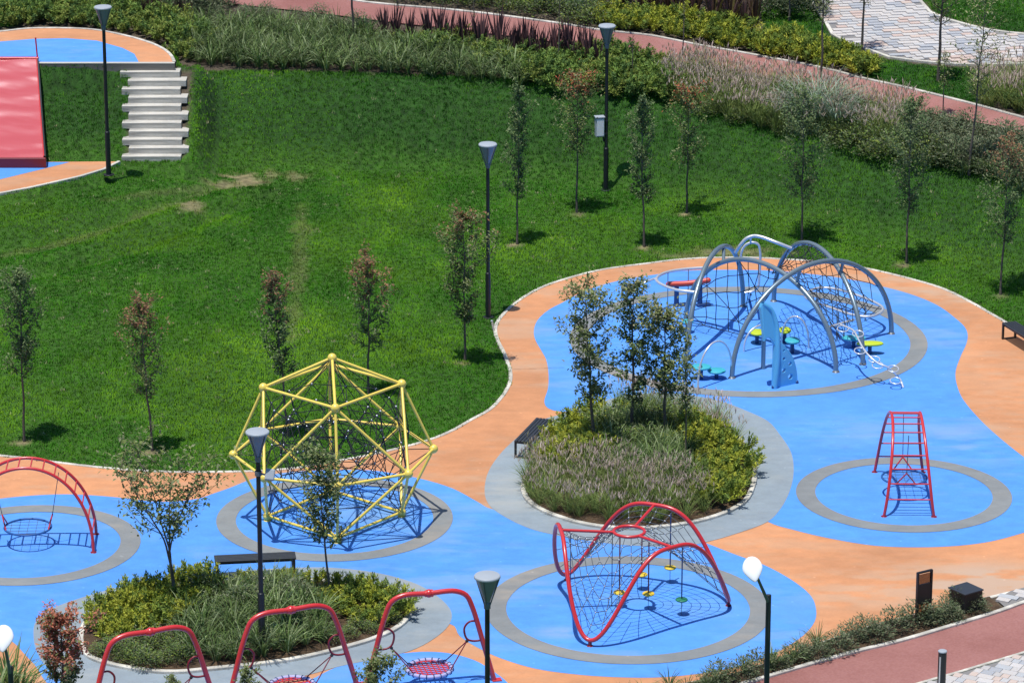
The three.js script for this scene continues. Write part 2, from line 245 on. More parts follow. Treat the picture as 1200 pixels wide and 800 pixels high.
// which ground carries grass
const crestAt = (x, z) => BW + 0.15 + (fbm(x * 0.7, z * 0.7, 2, 43) - 0.5) * 0.5;
const upperLawns = [[[885, 0], [960, 0], [975, 35], [990, 52], [1030, 68], [1080, 76], [1150, 80], [1145, 122], [1072, 103], [1017, 91], [960, 60], [900, 45]], [[1082, 0], [1095, 14], [1110, 21], [1135, 28], [1160, 34], [1185, 37], [1290, 39], [1290, -60], [1060, -60]], [[-60, -10], [16, -10], [18, 30], [-60, 38]]].map(a => a.map(([x, y]) => G(x, y)));
function lawnAt(x, z) {
  if (inside(pad, x, z)) return false;
  const d = -z; if (d < 76 || (x > stairX[0] + 0.1 && x < stairX[1] - 0.1 && z < stairLow.z - 0.05 && z > stairTop.z - 0.5)) return false;
  const s = bank(x, z); if (s < crestAt(x, z)) return !(x < -4 && d > 98 && (inside(lowPad, x, z) || inside(upPad, x, z)));
  return upperLawns.some(p => inside(p, x, z)) && !inside(plaza, x, z);
}
{
  const axis = (a, b, st, far) => { const r = [...far.map(f => -f).reverse().map(f => f)]; const o = []; for (const f of far.slice().reverse()) o.push(a - f); for (let v = a; v <= b + 1e-6; v += st) o.push(v); for (const f of far) o.push(b + f); return o; };
  const xs = axis(-22, 22, 0.25, [3, 8, 18, 40, 90, 200, 500]), zs = axis(-150, -60, 0.25, [3, 8, 18, 40, 90, 200, 600]);
  const p = [], u = [], c = [], id = [], nx = xs.length;
  for (const z of zs) for (const x of xs) {
    p.push(x, H(x, z), z); u.push(x, z); const lawn = lawnAt(x, z), n = fbm(x * 0.5, z * 0.5, 3, 61), q = lawn ? dryness(x, z) : 0;
const bk = smooth(0.3, 1.3, bank(x, z) + (n - 0.5) * 1.4);                                        // shade of the steep bank painted into its green, besides its longer grass
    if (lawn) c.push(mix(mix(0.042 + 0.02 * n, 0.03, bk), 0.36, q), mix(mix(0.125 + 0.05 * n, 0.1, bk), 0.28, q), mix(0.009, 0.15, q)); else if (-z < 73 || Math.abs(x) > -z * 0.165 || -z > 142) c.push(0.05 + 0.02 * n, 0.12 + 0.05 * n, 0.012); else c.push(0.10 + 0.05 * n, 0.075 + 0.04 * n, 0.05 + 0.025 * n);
  }
  for (let j = 0; j < zs.length - 1; j++) for (let i = 0; i < nx - 1; i++) { const a = j * nx + i; id.push(a, a + nx, a + 1, a + 1, a + nx, a + nx + 1); }
  const g = new THREE.BufferGeometry(); g.setAttribute('position', new THREE.Float32BufferAttribute(p, 3)); g.setAttribute('uv', new THREE.Float32BufferAttribute(u, 2)); g.setAttribute('color', new THREE.Float32BufferAttribute(c, 3)); g.setIndex(id); g.computeVertexNormals();
  const t = texture(512, 3, (a, b) => { const n = 0.6 + fbm(a * 9, b * 9, 4, 15) * 0.55 + (hash(a * 170, b * 170, 6) - 0.5) * 0.2; return [n, n, n]; });
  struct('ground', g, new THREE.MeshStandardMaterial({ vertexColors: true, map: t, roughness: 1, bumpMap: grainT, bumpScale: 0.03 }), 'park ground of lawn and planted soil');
}
// ---------------------------------------------------------------- play surface
const islandGreyPx = [[658, 485], [632, 493], [609, 510], [588, 529.5], [573, 551], [568, 570], [569.6, 585], [577, 595.5], [598, 609], [622, 619.5], [645, 625.6], [700, 635], [760, 640], [800, 640], [829.5, 634.5], [866, 624], [900, 611], [915, 596], [926, 575], [930.5, 552.5], [927.5, 530], [915, 510], [900, 493], [875, 481], [845, 470], [810, 463], [770, 460], [730, 464], [690, 475]];
const bedGreyPx = [[38.5, 742], [41, 728.6], [52, 717.6], [71.5, 708], [110, 695.5], [143, 687], [192.6, 679], [260, 671], [320, 666], [380, 664.5], [422, 668], [454, 673.5], [488, 684], [514.7, 700], [529, 717], [526, 732], [507, 749], [480, 762.5], [440, 772], [400, 780], [355, 792], [316, 800], [250, 809], [150, 816], [90, 806], [55, 782], [42, 762]];
const blue1Px = [[699, 336], [720, 330], [748, 324.5], [772, 321], [790, 318], [850, 316], [902, 317], [936, 319.5], [989, 326], [1032, 335], [1066, 344], [1098, 357], [1120.5, 373], [1131, 383], [1134.5, 392], [1133, 402.5], [1126, 418], [1120, 438], [1125, 460], [1132.5, 472.5], [1150, 492.5], [1170, 511], [1200, 535], [1240, 562], [1262, 590], [1240, 612], [1200, 624], [1162, 634], [1125, 639], [1075, 641], [1025, 639], [975, 631], [932, 621], [900, 611], [850, 560], [760, 520], [690, 500], [668, 483.5], [650, 481], [641, 477], [638, 470], [642, 456], [643, 440], [640, 421], [634, 410], [627, 397], [625.7, 387], [630, 375], [643, 363], [660, 354], [682, 342.5]];
const blue2Px = [[-140, 600], [-60, 592], [0, 584], [37, 580.5], [75, 579], [112, 580.5], [150, 584], [175, 587], [200, 587.5], [232, 584], [250, 578], [270, 571], [302, 559], [345, 552.5], [390, 550.5], [435, 551], [458, 554], [494, 561], [530, 572], [560, 588], [577, 596.4], [640, 600], [760, 605], [812, 630], [835, 639], [866, 651], [894, 661], [926, 678], [949, 696], [956, 710], [955, 728], [937, 748], [897, 770], [850, 784], [780, 793], [720, 793], [667, 789], [627, 783], [587, 771], [560, 758.7], [538.7, 745], [528, 731], [480, 735], [250, 760], [100, 780], [70, 812], [52, 797], [42, 781], [29, 767], [17, 754], [0, 742], [-30, 722], [-140, 690]];
const blue3Px = [[330, 808], [400, 779], [427, 773], [453, 768], [493, 763.5], [525, 765], [555, 773], [576, 785], [595, 800], [606, 825], [580, 860], [420, 885], [200, 890], [80, 870], [90, 825], [200, 812]];
const play = struct('play_surface', sheet(pad, 0), M.orange, 'orange rubber play surface with blue and grey fields');
obj('blue_field', sheet(polyline(blue1Px, true, 0.004, 4), 0.004), M.blue, play);
obj('blue_field', sheet(polyline(blue2Px, true, 0.004, 4), 0.004), M.blue, play);
obj('blue_field', sheet(polyline(blue3Px, true, 0.004, 4), 0.004), M.blue, play);
obj('grey_field', sheet(polyline(islandGreyPx, true, 0.008, 4), 0.008), M.grey, play);
obj('grey_field', sheet(polyline(bedGreyPx, true, 0.008, 4), 0.008), M.grey, play);
const C = { dome: P(392, 607.5), net: P(736, 713), arches: P(877, 398), ladder: P(1059.5, 579), hoop: P(33, 638) };
for (const [c, r] of [[C.dome, 2.7], [C.net, 3.06], [C.arches, 4.68], [C.ladder, 2.5], [C.hoop, 2.5]]) obj('grey_ring', ringSheet(c, r - 0.45, r, 0.012), M.ring, play);
obj('edging', kerbLine(pad, 0.1, 0.022, 0.12, true), M.kerb, play);
// planted islands
const islandPx = [[616, 563.5], [613, 573], [616, 583], [624, 592], [638.6, 600.7], [658, 608], [679, 614], [710, 619], [745, 620.5], [777, 618.5], [814, 613], [848, 603], [871.5, 590], [881, 575], [885, 552], [876, 528], [852, 504], [820, 487], [780, 478], [735, 479], [695, 488], [660, 506], [633, 532]];
const bedPx = [[100, 767], [94, 750], [99, 733], [112, 716], [144, 702], [190, 692], [250, 685], [310, 681], [370, 682], [425, 688], [462, 697], [477, 708], [480, 720], [466.7, 736], [440, 749], [400, 761], [337.5, 775], [250, 785], [205, 789], [170, 787], [135, 781], [111, 774]];
const island = polyline(islandPx, true, 0, 3), bed = polyline(bedPx, true, 0, 3);
const mound = (line, k) => (x, z) => 0.05 + k * clamp(-sdPoly(line, x, z) / 1.5);
function moundGeo(line, k) { const m = mound(line, k), c = line.reduce((a, q) => a.add(q), V()).multiplyScalar(1 / line.length), p = [], u = [], id = [], R = 6, n = line.length; for (let r = 0; r <= R; r++) for (let i = 0; i < n; i++) { const q = line[i].clone().lerp(c, r / R); p.push(q.x, r === R ? m(c.x, c.z) : m(q.x, q.z), q.z); u.push(q.x, q.z); } for (let r = 0; r < R; r++) for (let i = 0; i < n; i++) { const j = (i + 1) % n, a = r * n + i, b = r * n + j; id.push(a, b, a + n, b, b + n, a + n); } const g = new THREE.BufferGeometry(); g.setAttribute('position', new THREE.Float32BufferAttribute(p, 3)); g.setAttribute('uv', new THREE.Float32BufferAttribute(u, 2)); g.setIndex(id); g.computeVertexNormals(); return g; }
for (const [line, k, l] of [[island, 0.18, 'raised earth of the planted island between the climbing frames'], [bed, 0.12, 'raised earth of the oval bed behind the swings']]) { const s = struct('planted_island', moundGeo(line, k), M.soil, l); obj('edging', kerbLine(line, 0.12, 0.07, 0.05, true), M.kerb, s); }
// upper terraces beside the stairs
const lp = struct('lower_terrace', sheet(lowPad, E_LOW), M.orange, 'orange and blue pad at the foot of the red slide');
obj('blue_field', sheet([[-88, 190.3], [81, 190], [49.5, 198], [0, 210], [-88, 229]].map(([x, y]) => P(x, y, E_LOW)), E_LOW + 0.004), M.blue, lp);
obj('edging', kerbLine(lowPadPx.slice(2).map(([x, y]) => P(x, y, E_LOW)), 0.1, 0.02, 0.2, false, () => E_LOW), M.kerb, lp);
const up = struct('upper_terrace', sheet(upPad, E_UP), M.orange, 'orange and blue pad above the stairs');
obj('blue_field', sheet(polyline([[-88, 73.4], [162.5, 73.2], [157, 63], [143, 56], [113, 47.5], [77, 44.7], [38, 45.5], [0, 48.5], [-88, 56]], true, E_UP + 0.004, 1), E_UP + 0.004), M.blue, up);
obj('edging', kerbLine(new THREE.CatmullRomCurve3(upPadPx.slice(2).map(([x, y]) => P(x, y, E_UP)), false, 'centripetal').getPoints(50), 0.1, 0.03, 0.25, false, () => E_UP), M.kerb, up);
{ const a = P(-90, 74.3, E_UP), b = P(205, 73, E_UP), w = b.x - a.x; tag(obj('retaining_wall', [box(w, 0.55, 0.16, V((a.x + b.x) / 2, E_UP - 0.262, (a.z + b.z) / 2 + 0.08))], M.wall), 'low grey concrete wall along the edge of the upper pad', 'wall'); obj('coping', box(w, 0.02, 0.17, V((a.x + b.x) / 2, E_UP + 0.0235, (a.z + b.z) / 2 + 0.08)), M.kerb, scene.getObjectByName('retaining_wall')); }
// concrete stair slabs, set alternately to the left and right
{
  const rows = [300, 337, 373, 409, 445, 481, 517, 553, 588, 624, 660], l = [510, 543, 517, 545, 518, 546, 518, 547, 519, 547, 517], r = [765, 792, 767, 797, 769, 800, 771, 802, 773, 803, 770];
  const p0 = P(176, 184, E_LOW), st = thing('stairs', 'flight of staggered pale concrete slabs up the grass bank', 'stairs', p0);
  for (let k = 0; k < 11; k++) {
    const e = E_LOW + (10 - k + 0.4) * 0.178, x0 = P(l[k] / 3.637, rows[k] / 3.637 + 1.2, e), x1 = P(r[k] / 3.637, rows[k] / 3.637 + 1.2, e), w = x1.x - x0.x;
    obj('slab', box(w, 0.185, 0.5, V((x0.x + x1.x) / 2, e - 0.0925, (x0.z + x1.z) / 2 - 0.20), 0, 0.012), M.concrete, st);
  }
}
// ---------------------------------------------------------------- red paths and paving
function ribbon(a, b, lift, cross = 6) { const p = [], u = [], id = [], n = a.length; for (let i = 0; i < n; i++) for (let j = 0; j <= cross; j++) { const q = a[i].clone().lerp(b[i], j / cross); p.push(q.x, H(q.x, q.z) + lift, q.z); u.push(q.x, q.z); } for (let i = 0; i < n - 1; i++) for (let j = 0; j < cross; j++) { const s = i * (cross + 1) + j; id.push(s, s + 1, s + cross + 1, s + 1, s + cross + 2, s + cross + 1); } const g = new THREE.BufferGeometry(); g.setAttribute('position', new THREE.Float32BufferAttribute(p, 3)); g.setAttribute('uv', new THREE.Float32BufferAttribute(u, 2)); g.setIndex(id); g.computeVertexNormals(); return g; }
M.path.side = THREE.DoubleSide;
const up1 = struct('upper_path', ribbon(pathTop, pathLow, 0.05), M.path, 'dusty red path above the grass bank');
for (const l of [pathTop]) obj('edging', kerbLine(l, 0.12, 0.09, 0.2, false, H), M.kerb, up1);
const lowA = [[760, 836], [820, 818], [888, 798], [996, 767], [1054, 753], [1112, 736], [1171, 718], [1200, 707.5], [1280, 682]].map(([x, y]) => P(x, y)), lowB = [[960, 838], [1000, 826], [1040, 813], [1081, 800], [1120, 789], [1160, 777], [1200, 765], [1250, 750], [1320, 728]].map(([x, y]) => P(x, y));
const lowAc = new THREE.CatmullRomCurve3(lowA).getPoints(60), lowBc = new THREE.CatmullRomCurve3(lowB).getPoints(60);
const flat = (a, b, y) => { const g = sheet([...a, ...b.slice().reverse()], y); return g; };
const lowPath = struct('lower_path', flat(lowAc, lowBc, 0.02), M.path, 'dusty red path beside the row of dark shrubs');
obj('edging', kerbLine(lowAc, 0.11, 0.07, 0.12, false), M.kerb, lowPath); obj('edging', kerbLine(lowBc, 0.08, 0.028, 0.1, false), M.kerb, lowPath);
{ const a = polyline([[700, 832], [780, 806], [850, 793], [900, 778], [1000, 741], [1100, 714], [1160, 700]], false, 0, 4), b = polyline([[1178, 717], [1112, 736], [1054, 753], [996, 767], [888, 798], [820, 818], [760, 838]], false, 0, 4); struct('planting_strip', sheet([...a, ...b], 0.03), M.soil, 'strip of earth between the orange surface and the lower red path'); }
// pavers: one mesh each, the farthest joined
const paverCols = [[0.53, 0.5, 0.47], [0.48, 0.455, 0.43], [0.56, 0.52, 0.48], [0.54, 0.42, 0.36], [0.57, 0.46, 0.39], [0.38, 0.39, 0.405], [0.45, 0.46, 0.465], [0.5, 0.49, 0.475], [0.58, 0.55, 0.52]].map(c => std(lin(...c), { roughness: 0.9, bumpMap: grainT, bumpScale: 0.006 }));
function paving(name, label, poly, turn, w, d, hf, limit, vis, bands, seed) {
  const R = rng(seed), c = poly.reduce((a, q) => a.add(q), V()).multiplyScalar(1 / poly.length), cs = Math.cos(turn), sn = Math.sin(turn);
  const bedding = struct(name, sheet(poly, (x, z) => hf(x, z) - 0.012), std(lin(0.22, 0.21, 0.2), { roughness: 1 }), label);
  const items = [], ext = 16;
  const cuts = [1, 1.5, 2].map(k => new RoundedBoxGeometry(w * k - 0.008, 0.06, d - 0.008, 1, 0.006));
  for (let row = -Math.ceil(ext / d); row < ext / d; row++) { let x = -ext + R() * w; while (x < ext) { const k = R() < 0.55 ? 0 : R() < 0.6 ? 1 : 2, ww = w * [1, 1.5, 2][k], lx = x + ww / 2, lz = row * d; x += ww; const wx = c.x + lx * cs + lz * sn, wz = c.z - lx * sn + lz * cs; const r = R(), mt = r < 0.3 ? 0 : r < 0.42 ? 1 : r < 0.55 ? 2 : r < 0.66 ? 3 : r < 0.76 ? 4 : r < 0.83 ? 5 : r < 0.9 ? 6 : r < 0.95 ? 7 : 8; if (!inside(poly, wx, wz) || edgeDist(poly, wx, wz, true)[0] < ww * 0.28) continue; items.push([wx, wz, k, bands && bands(lx) ? 5 : mt]); } }
  const seen = items.filter(i => vis(i[0], i[1])).sort((a, b) => b[1] - a[1]), rest = items.filter(i => !vis(i[0], i[1])), far = [];
  seen.forEach((it, n) => { if (n < limit) { const m = new THREE.Mesh(cuts[it[2]], paverCols[it[3]]); m.name = 'paver'; m.position.set(it[0], hf(it[0], it[1]) - 0.012 + (R() - 0.5) * 0.004, it[1]); m.rotation.y = turn; bedding.add(m); } else far.push(it); });
  const by = {}; for (const it of [...far, ...rest]) { const g = cuts[it[2]].clone(); g.rotateY(turn); g.translate(it[0], hf(it[0], it[1]) - 0.012, it[1]); (by[it[3]] ??= []).push(g); }
  for (const k in by) { const m = obj('more_pavers', by[k], paverCols[k], bedding); m.userData.kind = 'stuff'; }
}
const onScreen = (x, z, y) => { const v = V(x, y, z); camera.updateMatrixWorld(); v.project(camera); return Math.abs(v.x) < 1.01 && Math.abs(v.y) < 1.01; };
paving('paved_plaza', 'pale plaza of mixed grey and pink pavers beyond the path', plaza, 0.18, 0.34, 0.27, (x, z) => H(x, z) + 0.05, 300, (x, z) => onScreen(x, z, 3.4), lx => Math.abs(((lx + 20.3) % 2.05) - 0.2) < 0.12, 5);
obj('edging', kerbLine(plaza.flatMap((q, i) => i && i < plaza.length ? [plaza[i - 1].clone().lerp(q, 0.5), q] : [q]), 0.12, 0.07, 0.2, false, H), M.kerb, scene.getObjectByName('paved_plaza'));
const cornerPoly = [...[[960, 842], [1000, 830], [1040, 817], [1081, 803], [1120, 792], [1160, 780], [1200, 768], [1250, 753]].map(([x, y]) => P(x, y)), P(1290, 860), P(980, 880)];
paving('paved_corner', 'checker of grey and pink pavers beside the bollard', cornerPoly, -0.5, 0.17, 0.21, () => 0.045, 300, (x, z) => onScreen(x, z, 0), null, 8);
paving('paved_apron', 'small patch of pale pavers at the end of the shrub row', [[1168, 704], [1185, 694], [1262, 674], [1280, 680], [1200, 704], [1178, 713]].map(([x, y]) => P(x, y)), -0.5, 0.3, 0.2, () => 0.05, 80, (x, z) => onScreen(x, z, 0), null, 9);
// ---------------------------------------------------------------- street lamps
const flag = (o, label) => { if (label) o.userData.label = label; return o; };
function makeLamp(label) {                                             // 5 m post with an upturned cone head
  const t = thing('street_lamp', label, 'lamp', V(0, 0, 0), 'cone-headed lamp posts');
  obj('base_plate', [lathe([[0, 0.03], [0.15, 0.03], [0.16, 0], [0, 0]], 20)], M.black, t);
  obj('lower_post', lathe([[0.075, 0.02], [0.075, 1.28], [0.06, 1.31], [0, 1.31]], 16), M.black, t);
  obj('upper_post', [lathe([[0.053, 1.3], [0.048, 4.36], [0, 4.36]], 16)], M.black, t);
  obj('collar', lathe([[0.054, 4.3], [0.066, 4.31], [0.066, 4.42], [0.04, 4.46], [0, 4.46]], 16), M.lampGrey, t);
  const h = obj('lamp_head', lathe([[0.04, 4.4], [0.06, 4.46], [0.225, 4.93], [0.225, 4.94], [0, 4.94]], 28), M.diffuser, t);
  for (let k = 0; k < 4; k++) { const a = k * Math.PI / 2 + 0.35; obj('strut', bar(V(Math.cos(a) * 0.05, 4.36, Math.sin(a) * 0.05), V(Math.cos(a) * 0.243, 4.95, Math.sin(a) * 0.243), 0.014, 0.014, 6), M.lampGrey, h); }
  obj('top_cap', lathe([[0.245, 4.935], [0.256, 4.945], [0.256, 4.975], [0.235, 5.0], [0, 5.015]], 28), M.lampTop, t);
  return t;
}
const lampSpots = [
  [() => P(127, 205, E_LOW - 0.05), 'lamp post at the tip of the lower orange pad, beside the stairs'], [() => G(572, 372), 'lamp post on the lawn edge where the orange border bends'],
  [() => G(710, 223), 'lamp post on the bank carrying a grey cabinet'], [() => P(307, 760, 0.1), 'lamp post rising from the oval bed in front of the yellow climber'], [() => P(571.5, 952, 0), 'lamp post in front of the basket swing and red net climber']];
let lamp0;
lampSpots.forEach(([f, l], i) => { const q = f(); if (!i) { lamp0 = makeLamp(l); lamp0.position.copy(q); } else copy(lamp0, q, i * 0.4, [1, 0.96, 1, 0.96, 0.96][i], l); });
{ // cabinet strapped to the post on the bank
  const b = G(710, 223), c = V(b.x - 0.2, b.y + 1.95, b.z + 0.02), t = thing('electrical_cabinet', 'pale grey cabinet strapped to the lamp post on the bank', 'cabinet', V(c.x, c.y - 0.3, c.z));
  obj('housing', box(0.25, 0.58, 0.22, c, 0.2, 0.012), M.lampTop, t); obj('door', box(0.21, 0.5, 0.012, V(c.x + 0.022, c.y, c.z + 0.114), 0.2), M.white, t); obj('hood', box(0.29, 0.02, 0.27, V(c.x, c.y + 0.302, c.z), 0.2), M.lampTop, t);
  for (const dy of [0.18, -0.2]) obj('strap', box(0.2, 0.03, 0.15, V(c.x + 0.14, c.y + dy, c.z - 0.02)), M.black, t); obj('conduit', bar(V(c.x + 0.11, c.y - 0.29, c.z - 0.02), V(c.x + 0.13, c.y - 0.46, c.z - 0.02), 0.025), M.black, t);
  const q = P(307, 760, 0.1), f = V(q.x + 0.2, q.y + 3.86, q.z + 0.04), fl = thing('floodlight', 'small grey floodlight clamped to the lamp post in the oval bed', 'floodlight', V(f.x - 0.14, f.y - 0.1, f.z));
  const hd = box(0.2, 0.24, 0.12, V(0, 0, 0), 0, 0.03); hd.rotateX(-0.5); hd.rotateZ(-0.12); hd.translate(f.x + 0.04, f.y, f.z); obj('housing', hd, M.lampTop, fl); obj('bracket', [bar(V(f.x - 0.17, f.y + 0.02, f.z - 0.02), V(f.x + 0.0, f.y - 0.02, f.z - 0.02), 0.022)], M.lampGrey, fl); obj('clamp', lathe([[0.062, -0.05], [0.072, -0.05], [0.072, 0.05], [0.062, 0.05]], 14).translate(q.x, f.y + 0.02, q.z), M.lampGrey, fl);
}
// lamps with white oval heads on raked arms
function roadLamp(hx, hy, ex, ey, label) {
  const e = 5.6, el = P(ex, ey, e - 0.72), base = V(el.x, 0, el.z), hd = P(hx, hy, e), t = thing('road_lamp', label, 'lamp', base, 'white-headed lamps on raked arms');
  const dir = V(hd.x - el.x, hd.y - el.y, hd.z - el.z);
  obj('post', [lathe([[0.13, 0], [0.13, 0.03], [0.055, 0.05], [0.048, el.y + 0.05], [0, el.y + 0.05]], 16).translate(base.x, 0, base.z)], std(lin(0.03, 0.036, 0.038), { roughness: 0.5 }), t);
  obj('arm', bar(V(el.x, el.y - 0.1, el.z), V(el.x, el.y, el.z).addScaledVector(dir, 0.75), 0.034, 0.026), M.lampGrey, t);
  const hg = new THREE.SphereGeometry(1, 28, 14), pa = hg.attributes.position; for (let i = 0; i < pa.count; i++) { const y = pa.getY(i), tp = y < 0.1 ? 1 - 0.5 * (0.1 - y) ** 1.3 : 1; pa.setX(i, pa.getX(i) * tp); } hg.computeVertexNormals();
  hg.scale(0.185, 0.25, 0.05); hg.rotateX(-0.75); hg.rotateZ(Math.atan2(-dir.x, dir.y) * 0.5); hg.translate(hd.x, hd.y, hd.z); obj('lamp_head', hg, M.white, t);
}
roadLamp(882.5, 667, 901, 700, 'white-headed lamp on a raked arm beside the lower red path'); roadLamp(3, 748, 11.5, 784, 'white-headed lamp on a raked arm beside the reddish shrub');
// ---------------------------------------------------------------- yellow ball-and-tube climber
{
  const c = C.dome, t = thing('net_climber', 'yellow ball-jointed tube climber strung with black net', 'climber', c), rot = 0.085;
  const ringAt = (n, r, y, o = 0) => [...Array(n).keys()].map(k => { const a = rot + o + k * 2 * Math.PI / n; return V(c.x + Math.sin(a) * r, y, c.z + Math.cos(a) * r); });   // k = 0 faces the camera
  const lo = ringAt(4, 1.53, 0.11), mid = ringAt(8, 2.27, 1.62), hi = ringAt(4, 1.56, 3.2), top = V(c.x, 3.86, c.z), E = [];
  for (let k = 0; k < 4; k++) { E.push([lo[k], lo[(k + 1) % 4]], [hi[k], hi[(k + 1) % 4]], [hi[k], top]); for (const j of [-1, 0, 1]) { const m = mid[(2 * k + j + 8) % 8]; E.push([lo[k], m], [hi[k], m]); } }
  for (let k = 0; k < 8; k++) E.push([mid[k], mid[(k + 1) % 8]]);
  for (const [a, b] of E) obj('tube', bar(a, b, 0.034, 0.034, 10), M.yellow, t);
  for (const q of [...lo, ...mid, ...hi, top]) obj('joint', ball(q, 0.105, 18, 12), M.yellow, t);
  for (const q of lo) obj('foot', lathe([[0.09, 0], [0.09, 0.03], [0, 0.03]], 14).translate(q.x, 0, q.z), M.yellow, t);
  // spatial net: shells of rope hung from the joints, cross-tied
  const R = rng(14), ropes = [], clips = [], hub = V(c.x, 1.75, c.z), mesh = q => V(q.x + (R() - 0.5) * 0.14, q.y + (R() - 0.5) * 0.14, q.z + (R() - 0.5) * 0.14);
  const shells = [0.86, 0.62, 0.36].map((s, si) => { const n = [12, 10, 6][si], rows = [4, 4, 3][si], L = []; for (let j = 0; j < rows; j++) { const v = (j + 0.5) / rows, y = hub.y + (v - 0.5) * 2.75 * (s + 0.1), w = Math.sqrt(Math.max(0.2, 1 - ((v - 0.5) * 1.5) ** 2)); L.push([...Array(n).keys()].map(k => { const a = rot + (k + (j % 2) * 0.5) * 2 * Math.PI / n; return mesh(V(hub.x + Math.sin(a) * 1.95 * s * w, y, hub.z + Math.cos(a) * 1.95 * s * w)); })); } return L; });
  const link = (a, b) => ropes.push(bar(a, b, 0.0105, 0.0105, 5)), near = (q, list) => list.reduce((a, b) => q.distanceToSquared(a) < q.distanceToSquared(b) ? a : b);
  shells.forEach((L, si) => { L.forEach((row, j) => row.forEach((q, k) => { clips.push(q); link(q, row[(k + 1) % row.length]); if (j + 1 < L.length) { const nx = L[j + 1]; link(q, nx[(k + (j % 2 ? 1 : 0)) % nx.length]); link(q, nx[(k + (j % 2 ? 0 : row.length - 1)) % nx.length]); } if (si + 1 < shells.length && (k + j) % 2 === 0) link(q, near(q, shells[si + 1].flat())); })); });
  const outer = shells[0].flat();
  for (const q of [...lo, ...mid, ...hi]) { const s = [...outer].sort((a, b) => q.distanceToSquared(a) - q.distanceToSquared(b)); for (let k = 0; k < 3; k++) link(q, s[k]); }
  const s2 = [...outer].sort((a, b) => top.distanceToSquared(a) - top.distanceToSquared(b)); for (let k = 0; k < 8; k++) link(top, s2[k]);
  obj('net', ropes, M.rope, t); obj('net_clips', clips.map(q => ball(q, 0.026, 6, 4)), M.clip, t).userData.kind = 'stuff';
}
// ---------------------------------------------------------------- red net climber on a waved tube
{
  const c = P(736.5, 714.9), t = thing('net_climber', 'red waved-tube climber with a rope net and hanging discs', 'climber', c), d0 = 0.115;
  const curve = a => { const w = (1 + Math.cos(3 * (a - d0))) / 2, aa = a - 0.09 * Math.sin(3 * (a - d0)), r = mix(1.47, 2.17, w ** 1.12), y = mix(1.9, 0.135, w ** 1.74); return V(c.x + Math.cos(aa) * r, y, c.z - Math.sin(aa) * r); };
  const N = 96, loop = [...Array(N).keys()].map(k => curve(k / N * Math.PI * 2)), ringR = 0.33, ringY = 1.8;
  obj('frame', tube(loop, 0.047, 240, true, 12), M.red, t);
  const hub = obj('centre_ring', new THREE.TorusGeometry(ringR, 0.036, 10, 40).rotateX(Math.PI / 2).translate(c.x, ringY, c.z), M.red, t);
  for (let k = 0; k < 3; k++) { const a = d0 + Math.PI / 3 + k * 2 * Math.PI / 3, q = curve(a); obj('spoke', bar(V(c.x + Math.cos(a) * ringR, ringY, c.z - Math.sin(a) * ringR), q, 0.034), M.red, t); const b = d0 + k * 2 * Math.PI / 3, f = curve(b); obj('foot', [bar(V(f.x, 0, f.z), f, 0.04), lathe([[0.065, 0], [0.065, 0.02], [0, 0.02]], 12).translate(f.x, 0, f.z)], M.darkRed, t); }
  const K = 34, J = 8, at = (k, j) => { const a = (k % K) / K * Math.PI * 2, f = j / J, e = curve(a), r0 = V(c.x + Math.cos(a) * ringR, ringY, c.z - Math.sin(a) * ringR), q = r0.clone().lerp(e, f); q.y = mix(ringY, e.y, f ** 1.25) - 0.22 * Math.sin(f * Math.PI) * (e.y > 1 ? 1 : 0.5); return q; };
  const ropes = [], clips = [];
  for (let k = 0; k < K; k++) for (let j = 0; j < J; j++) { if (k % 2 === 0 || j >= 3) ropes.push(bar(at(k, j), at(k, j + 1), 0.0075, 0.0075, 5)); if (j > 0) { ropes.push(bar(at(k, j), at(k + 1, j), 0.0075, 0.0075, 5)); if (k % 2 === 0 || j >= 3) clips.push(at(k, j)); } }
  obj('net', ropes, M.ropeGrey, t); obj('net_clips', clips.map(q => ball(q, 0.017, 5, 4)), M.clip, t).userData.kind = 'stuff';
  for (const [px, py, topY, m, e, rm] of [[726, 694, 628, M.disc, 0.34, M.darkRed], [752, 673, 628, M.disc, 0.36, M.darkRed], [760, 695.5, 636, M.disc, 0.36, M.darkRed], [785.5, 665, 601, M.disc, 0.36, M.navy], [799, 702.5, 640, M.greenDisc, 0.36, M.navy]]) {
    const q = P(px, py, e), up = V(q.x, e + (py - topY) / 50.5, q.z), s = obj('stepping_disc', lathe([[0, -0.02], [0.12, -0.02], [0.135, 0], [0.12, 0.02], [0.03, 0.035], [0, 0.035]], 20).translate(q.x, q.y, q.z), m, t); obj('hanger', bar(q, up, 0.016, 0.016, 6), rm, s); obj('tether', bar(V(q.x, 0, q.z), q, 0.006, 0.006, 5), M.ropeGrey, s);
  }
  { const q = P(717, 708, 0.05); obj('hanging_rope', bar(V(q.x, 0, q.z), V(q.x, 1.72, q.z), 0.009, 0.009, 5), M.rope, t); const l = P(668.5, 700, 0); obj('hanging_rope', bar(V(l.x, 0, l.z), V(l.x, 1.5, l.z), 0.01, 0.01, 5), M.navy, t); }
}
